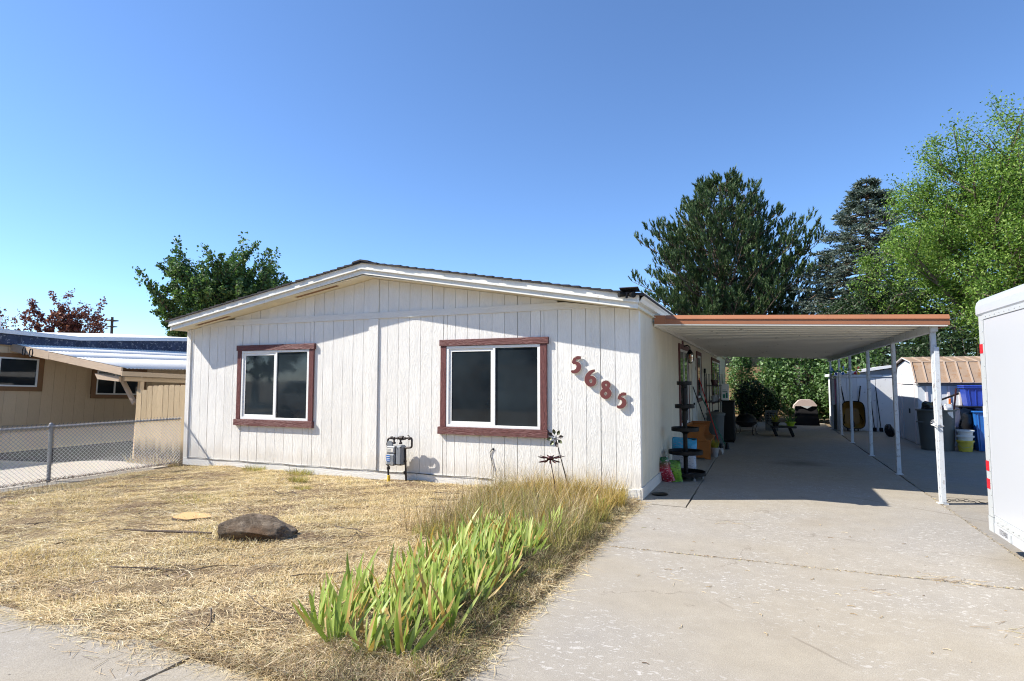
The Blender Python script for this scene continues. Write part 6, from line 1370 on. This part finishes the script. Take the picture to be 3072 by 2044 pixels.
tree('dark_tree', 'shaded tree with a thick rough trunk behind the white shed', (5.3, 17.5, 0), 5.5, 2.0, DARKL, 12000, 0.10, 0.6, 45, 0.30, fork=0.5, limbs=9, up=0.5, zlo=0.55, spread=0.35, shoots=6)
# shrubs behind the carport
def shrub(name, label, base, rx, ry, h_, mat, nl, size, seed, group=None):
    e = thing(name, label, 'shrub', base, group=group); r2 = random.Random(seed); m = MB(); rg = np.random.default_rng(seed)
    for k in range(14):
        a = r2.uniform(0, 6.28); f_ = r2.uniform(0.4, 0.9); m.tube([(0.1*math.cos(a), 0.1*math.sin(a), -0.05), (rx*f_*0.4*math.cos(a), ry*f_*0.4*math.sin(a), h_*0.4), (rx*f_*math.cos(a), ry*f_*math.sin(a), h_*r2.uniform(0.6, 0.95))], [0.03, 0.02, 0.006], 5)
    m.build('stems', BARK, e)
    nc = 150; c = rg.normal(size=(nc, 3)); c /= np.linalg.norm(c, axis=1)[:, None]; rr = 0.55+0.45*rg.random(nc)**0.5
    c = c*rr[:, None]*np.array([rx, ry, h_*0.5])+np.array([0, 0, h_*0.52])
    i = rg.integers(0, nc, nl); P_ = c[i]+rg.normal(size=(nl, 3))*np.array([rx, ry, h_*0.5])*0.13; P_ = P_[P_[:, 2] > 0.02]
    leaf_cloud(P_, size, 0.6, mat, 'crown', e, seed, 0.2, np.array([0, 0, -0.6])); return e
shrub('leafy_shrub', 'big leafy green shrub at the far end of the carport', (3.0, 18.2, 0), 1.45, 1.1, 3.6, SHRUBL, 15000, 0.13, 51)
shrub('leafy_shrub', 'leafy shrub rising behind the white shed roof', (4.5, 16.9, 0), 1.1, 0.9, 3.3, SHRUBL, 7000, 0.13, 52)
shrub('leafy_shrub', 'thin shrub beside the tan wall beyond the house end', (0.62, 21.0, 0), 0.6, 0.5, 3.0, SHRUBL, 3000, 0.12, 53)
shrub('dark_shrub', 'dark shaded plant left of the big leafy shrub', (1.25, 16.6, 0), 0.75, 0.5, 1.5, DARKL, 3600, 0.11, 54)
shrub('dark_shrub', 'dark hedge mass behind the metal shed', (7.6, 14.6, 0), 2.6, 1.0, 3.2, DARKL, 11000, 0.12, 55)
shrub('dark_shrub', 'dark hedge mass behind the trailer', (12.0, 13.5, 0), 2.6, 1.3, 4.2, ELM, 11000, 0.12, 56)
# tan house wall far behind
TH = thing('rear_building', 'tan boarded building behind the shrubs at the end of the carport', 'building', (-4.0, 22.3, 0))
bx('wall', BRICKTAN, TH, 0, 8.5, 0.03, 2.0, -0.1, 3.1)
for k in range(15): bx('board', BRICKTAN, TH, 0, 8.5, 0.0, 0.028, 0.02+k*0.2, 0.21+k*0.2, 0.004)
MB().prism([(-0.3, 3.1), (8.8, 3.1), (8.8, 3.2), (-0.3, 3.2)], 'y', -0.4, 2.3).build('roof', SHINGLE, TH)
# ================================================================== behind the viewer: trees and house added to darken window reflections; reflected car
for i, (x, y, h_) in enumerate(((-34, -26, 9), (-24, -30, 11), (-13, -28, 9.5), (-3, -31, 10), (8, -30, 9))):
    tree('added_street_tree', ('farthest left', 'tallest', 'middle', 'fourth', 'farthest right')[i] + ' added tree across the street, there to darken the window reflections', (x, y, 0), h_, 4.6, MAPLE, 5000, 0.48, 0.8, 90+i, 0.25, fork=0.2, limbs=13, up=0.6, zlo=0.18, spread=0.34, shoots=6, group='added trees across the street')
OH = thing('added_house', 'low added house across the street, there to darken the window reflections', 'house', (-20, -24, 0)); bx('wall', TAN, OH, 0, 14, -6, 0, -0.1, 2.6); MB().prism([(-6.4, 2.5), (0.4, 2.5), (-3, 3.6)], 'x', -0.4, 14.4).build('roof', SHINGLE, OH)
for x in (2, 6, 10): bx('window', GLASS, OH, x, x+1.5, 0.0, 0.03, 0.9, 2.1)
CA = thing('parked_car', 'silver car parked on the street, reflected in the left window', 'car', (-13.2, -9.6, 0.0), 0.25)
side = [(-2.2, 0.35), (2.2, 0.35), (2.25, 0.75), (2.1, 0.92), (1.1, 1.02), (0.35, 1.5), (-1.2, 1.55), (-1.9, 1.1), (-2.25, 0.95)]
MB().prism(side, 'y', -0.88, 0.88).build('body', CARSILVER, CA)
glz = [(0.95, 1.04), (0.30, 1.43), (-1.12, 1.48), (-1.7, 1.1)]
for y in (-0.885, 0.885): MB().prism(glz, 'y', y-0.006, y+0.006).build('window', GLASS, CA)
for x in (-1.4, 1.4):
    for y in (-0.82, 0.82):
        wv = thing('wheel', None, None); wv.parent = CA; Mw = Matrix.Translation((x, y, 0.33)) @ Matrix.Rotation(R(90), 4, 'X')
        MB().lathe([(0.2, -0.11), (0.31, -0.11), (0.33, -0.08), (0.33, 0.08), (0.31, 0.11), (0.2, 0.11)], 24, M=Mw).build('tyre', RUBBER, wv, True); MB().lathe([(0, -0.1), (0.2, -0.1), (0.2, 0.1), (0, 0.1)], 16, M=Mw).build('rim', STEEL, wv)
for y in (-0.6, 0.6): bx('headlight', VINYL, CA, 2.2, 2.27, y-0.18, y+0.18, 0.66, 0.8, 0.01); bx('tail_light', RED, CA, -2.28, -2.2, y-0.15, y+0.15, 0.75, 0.92, 0.01)
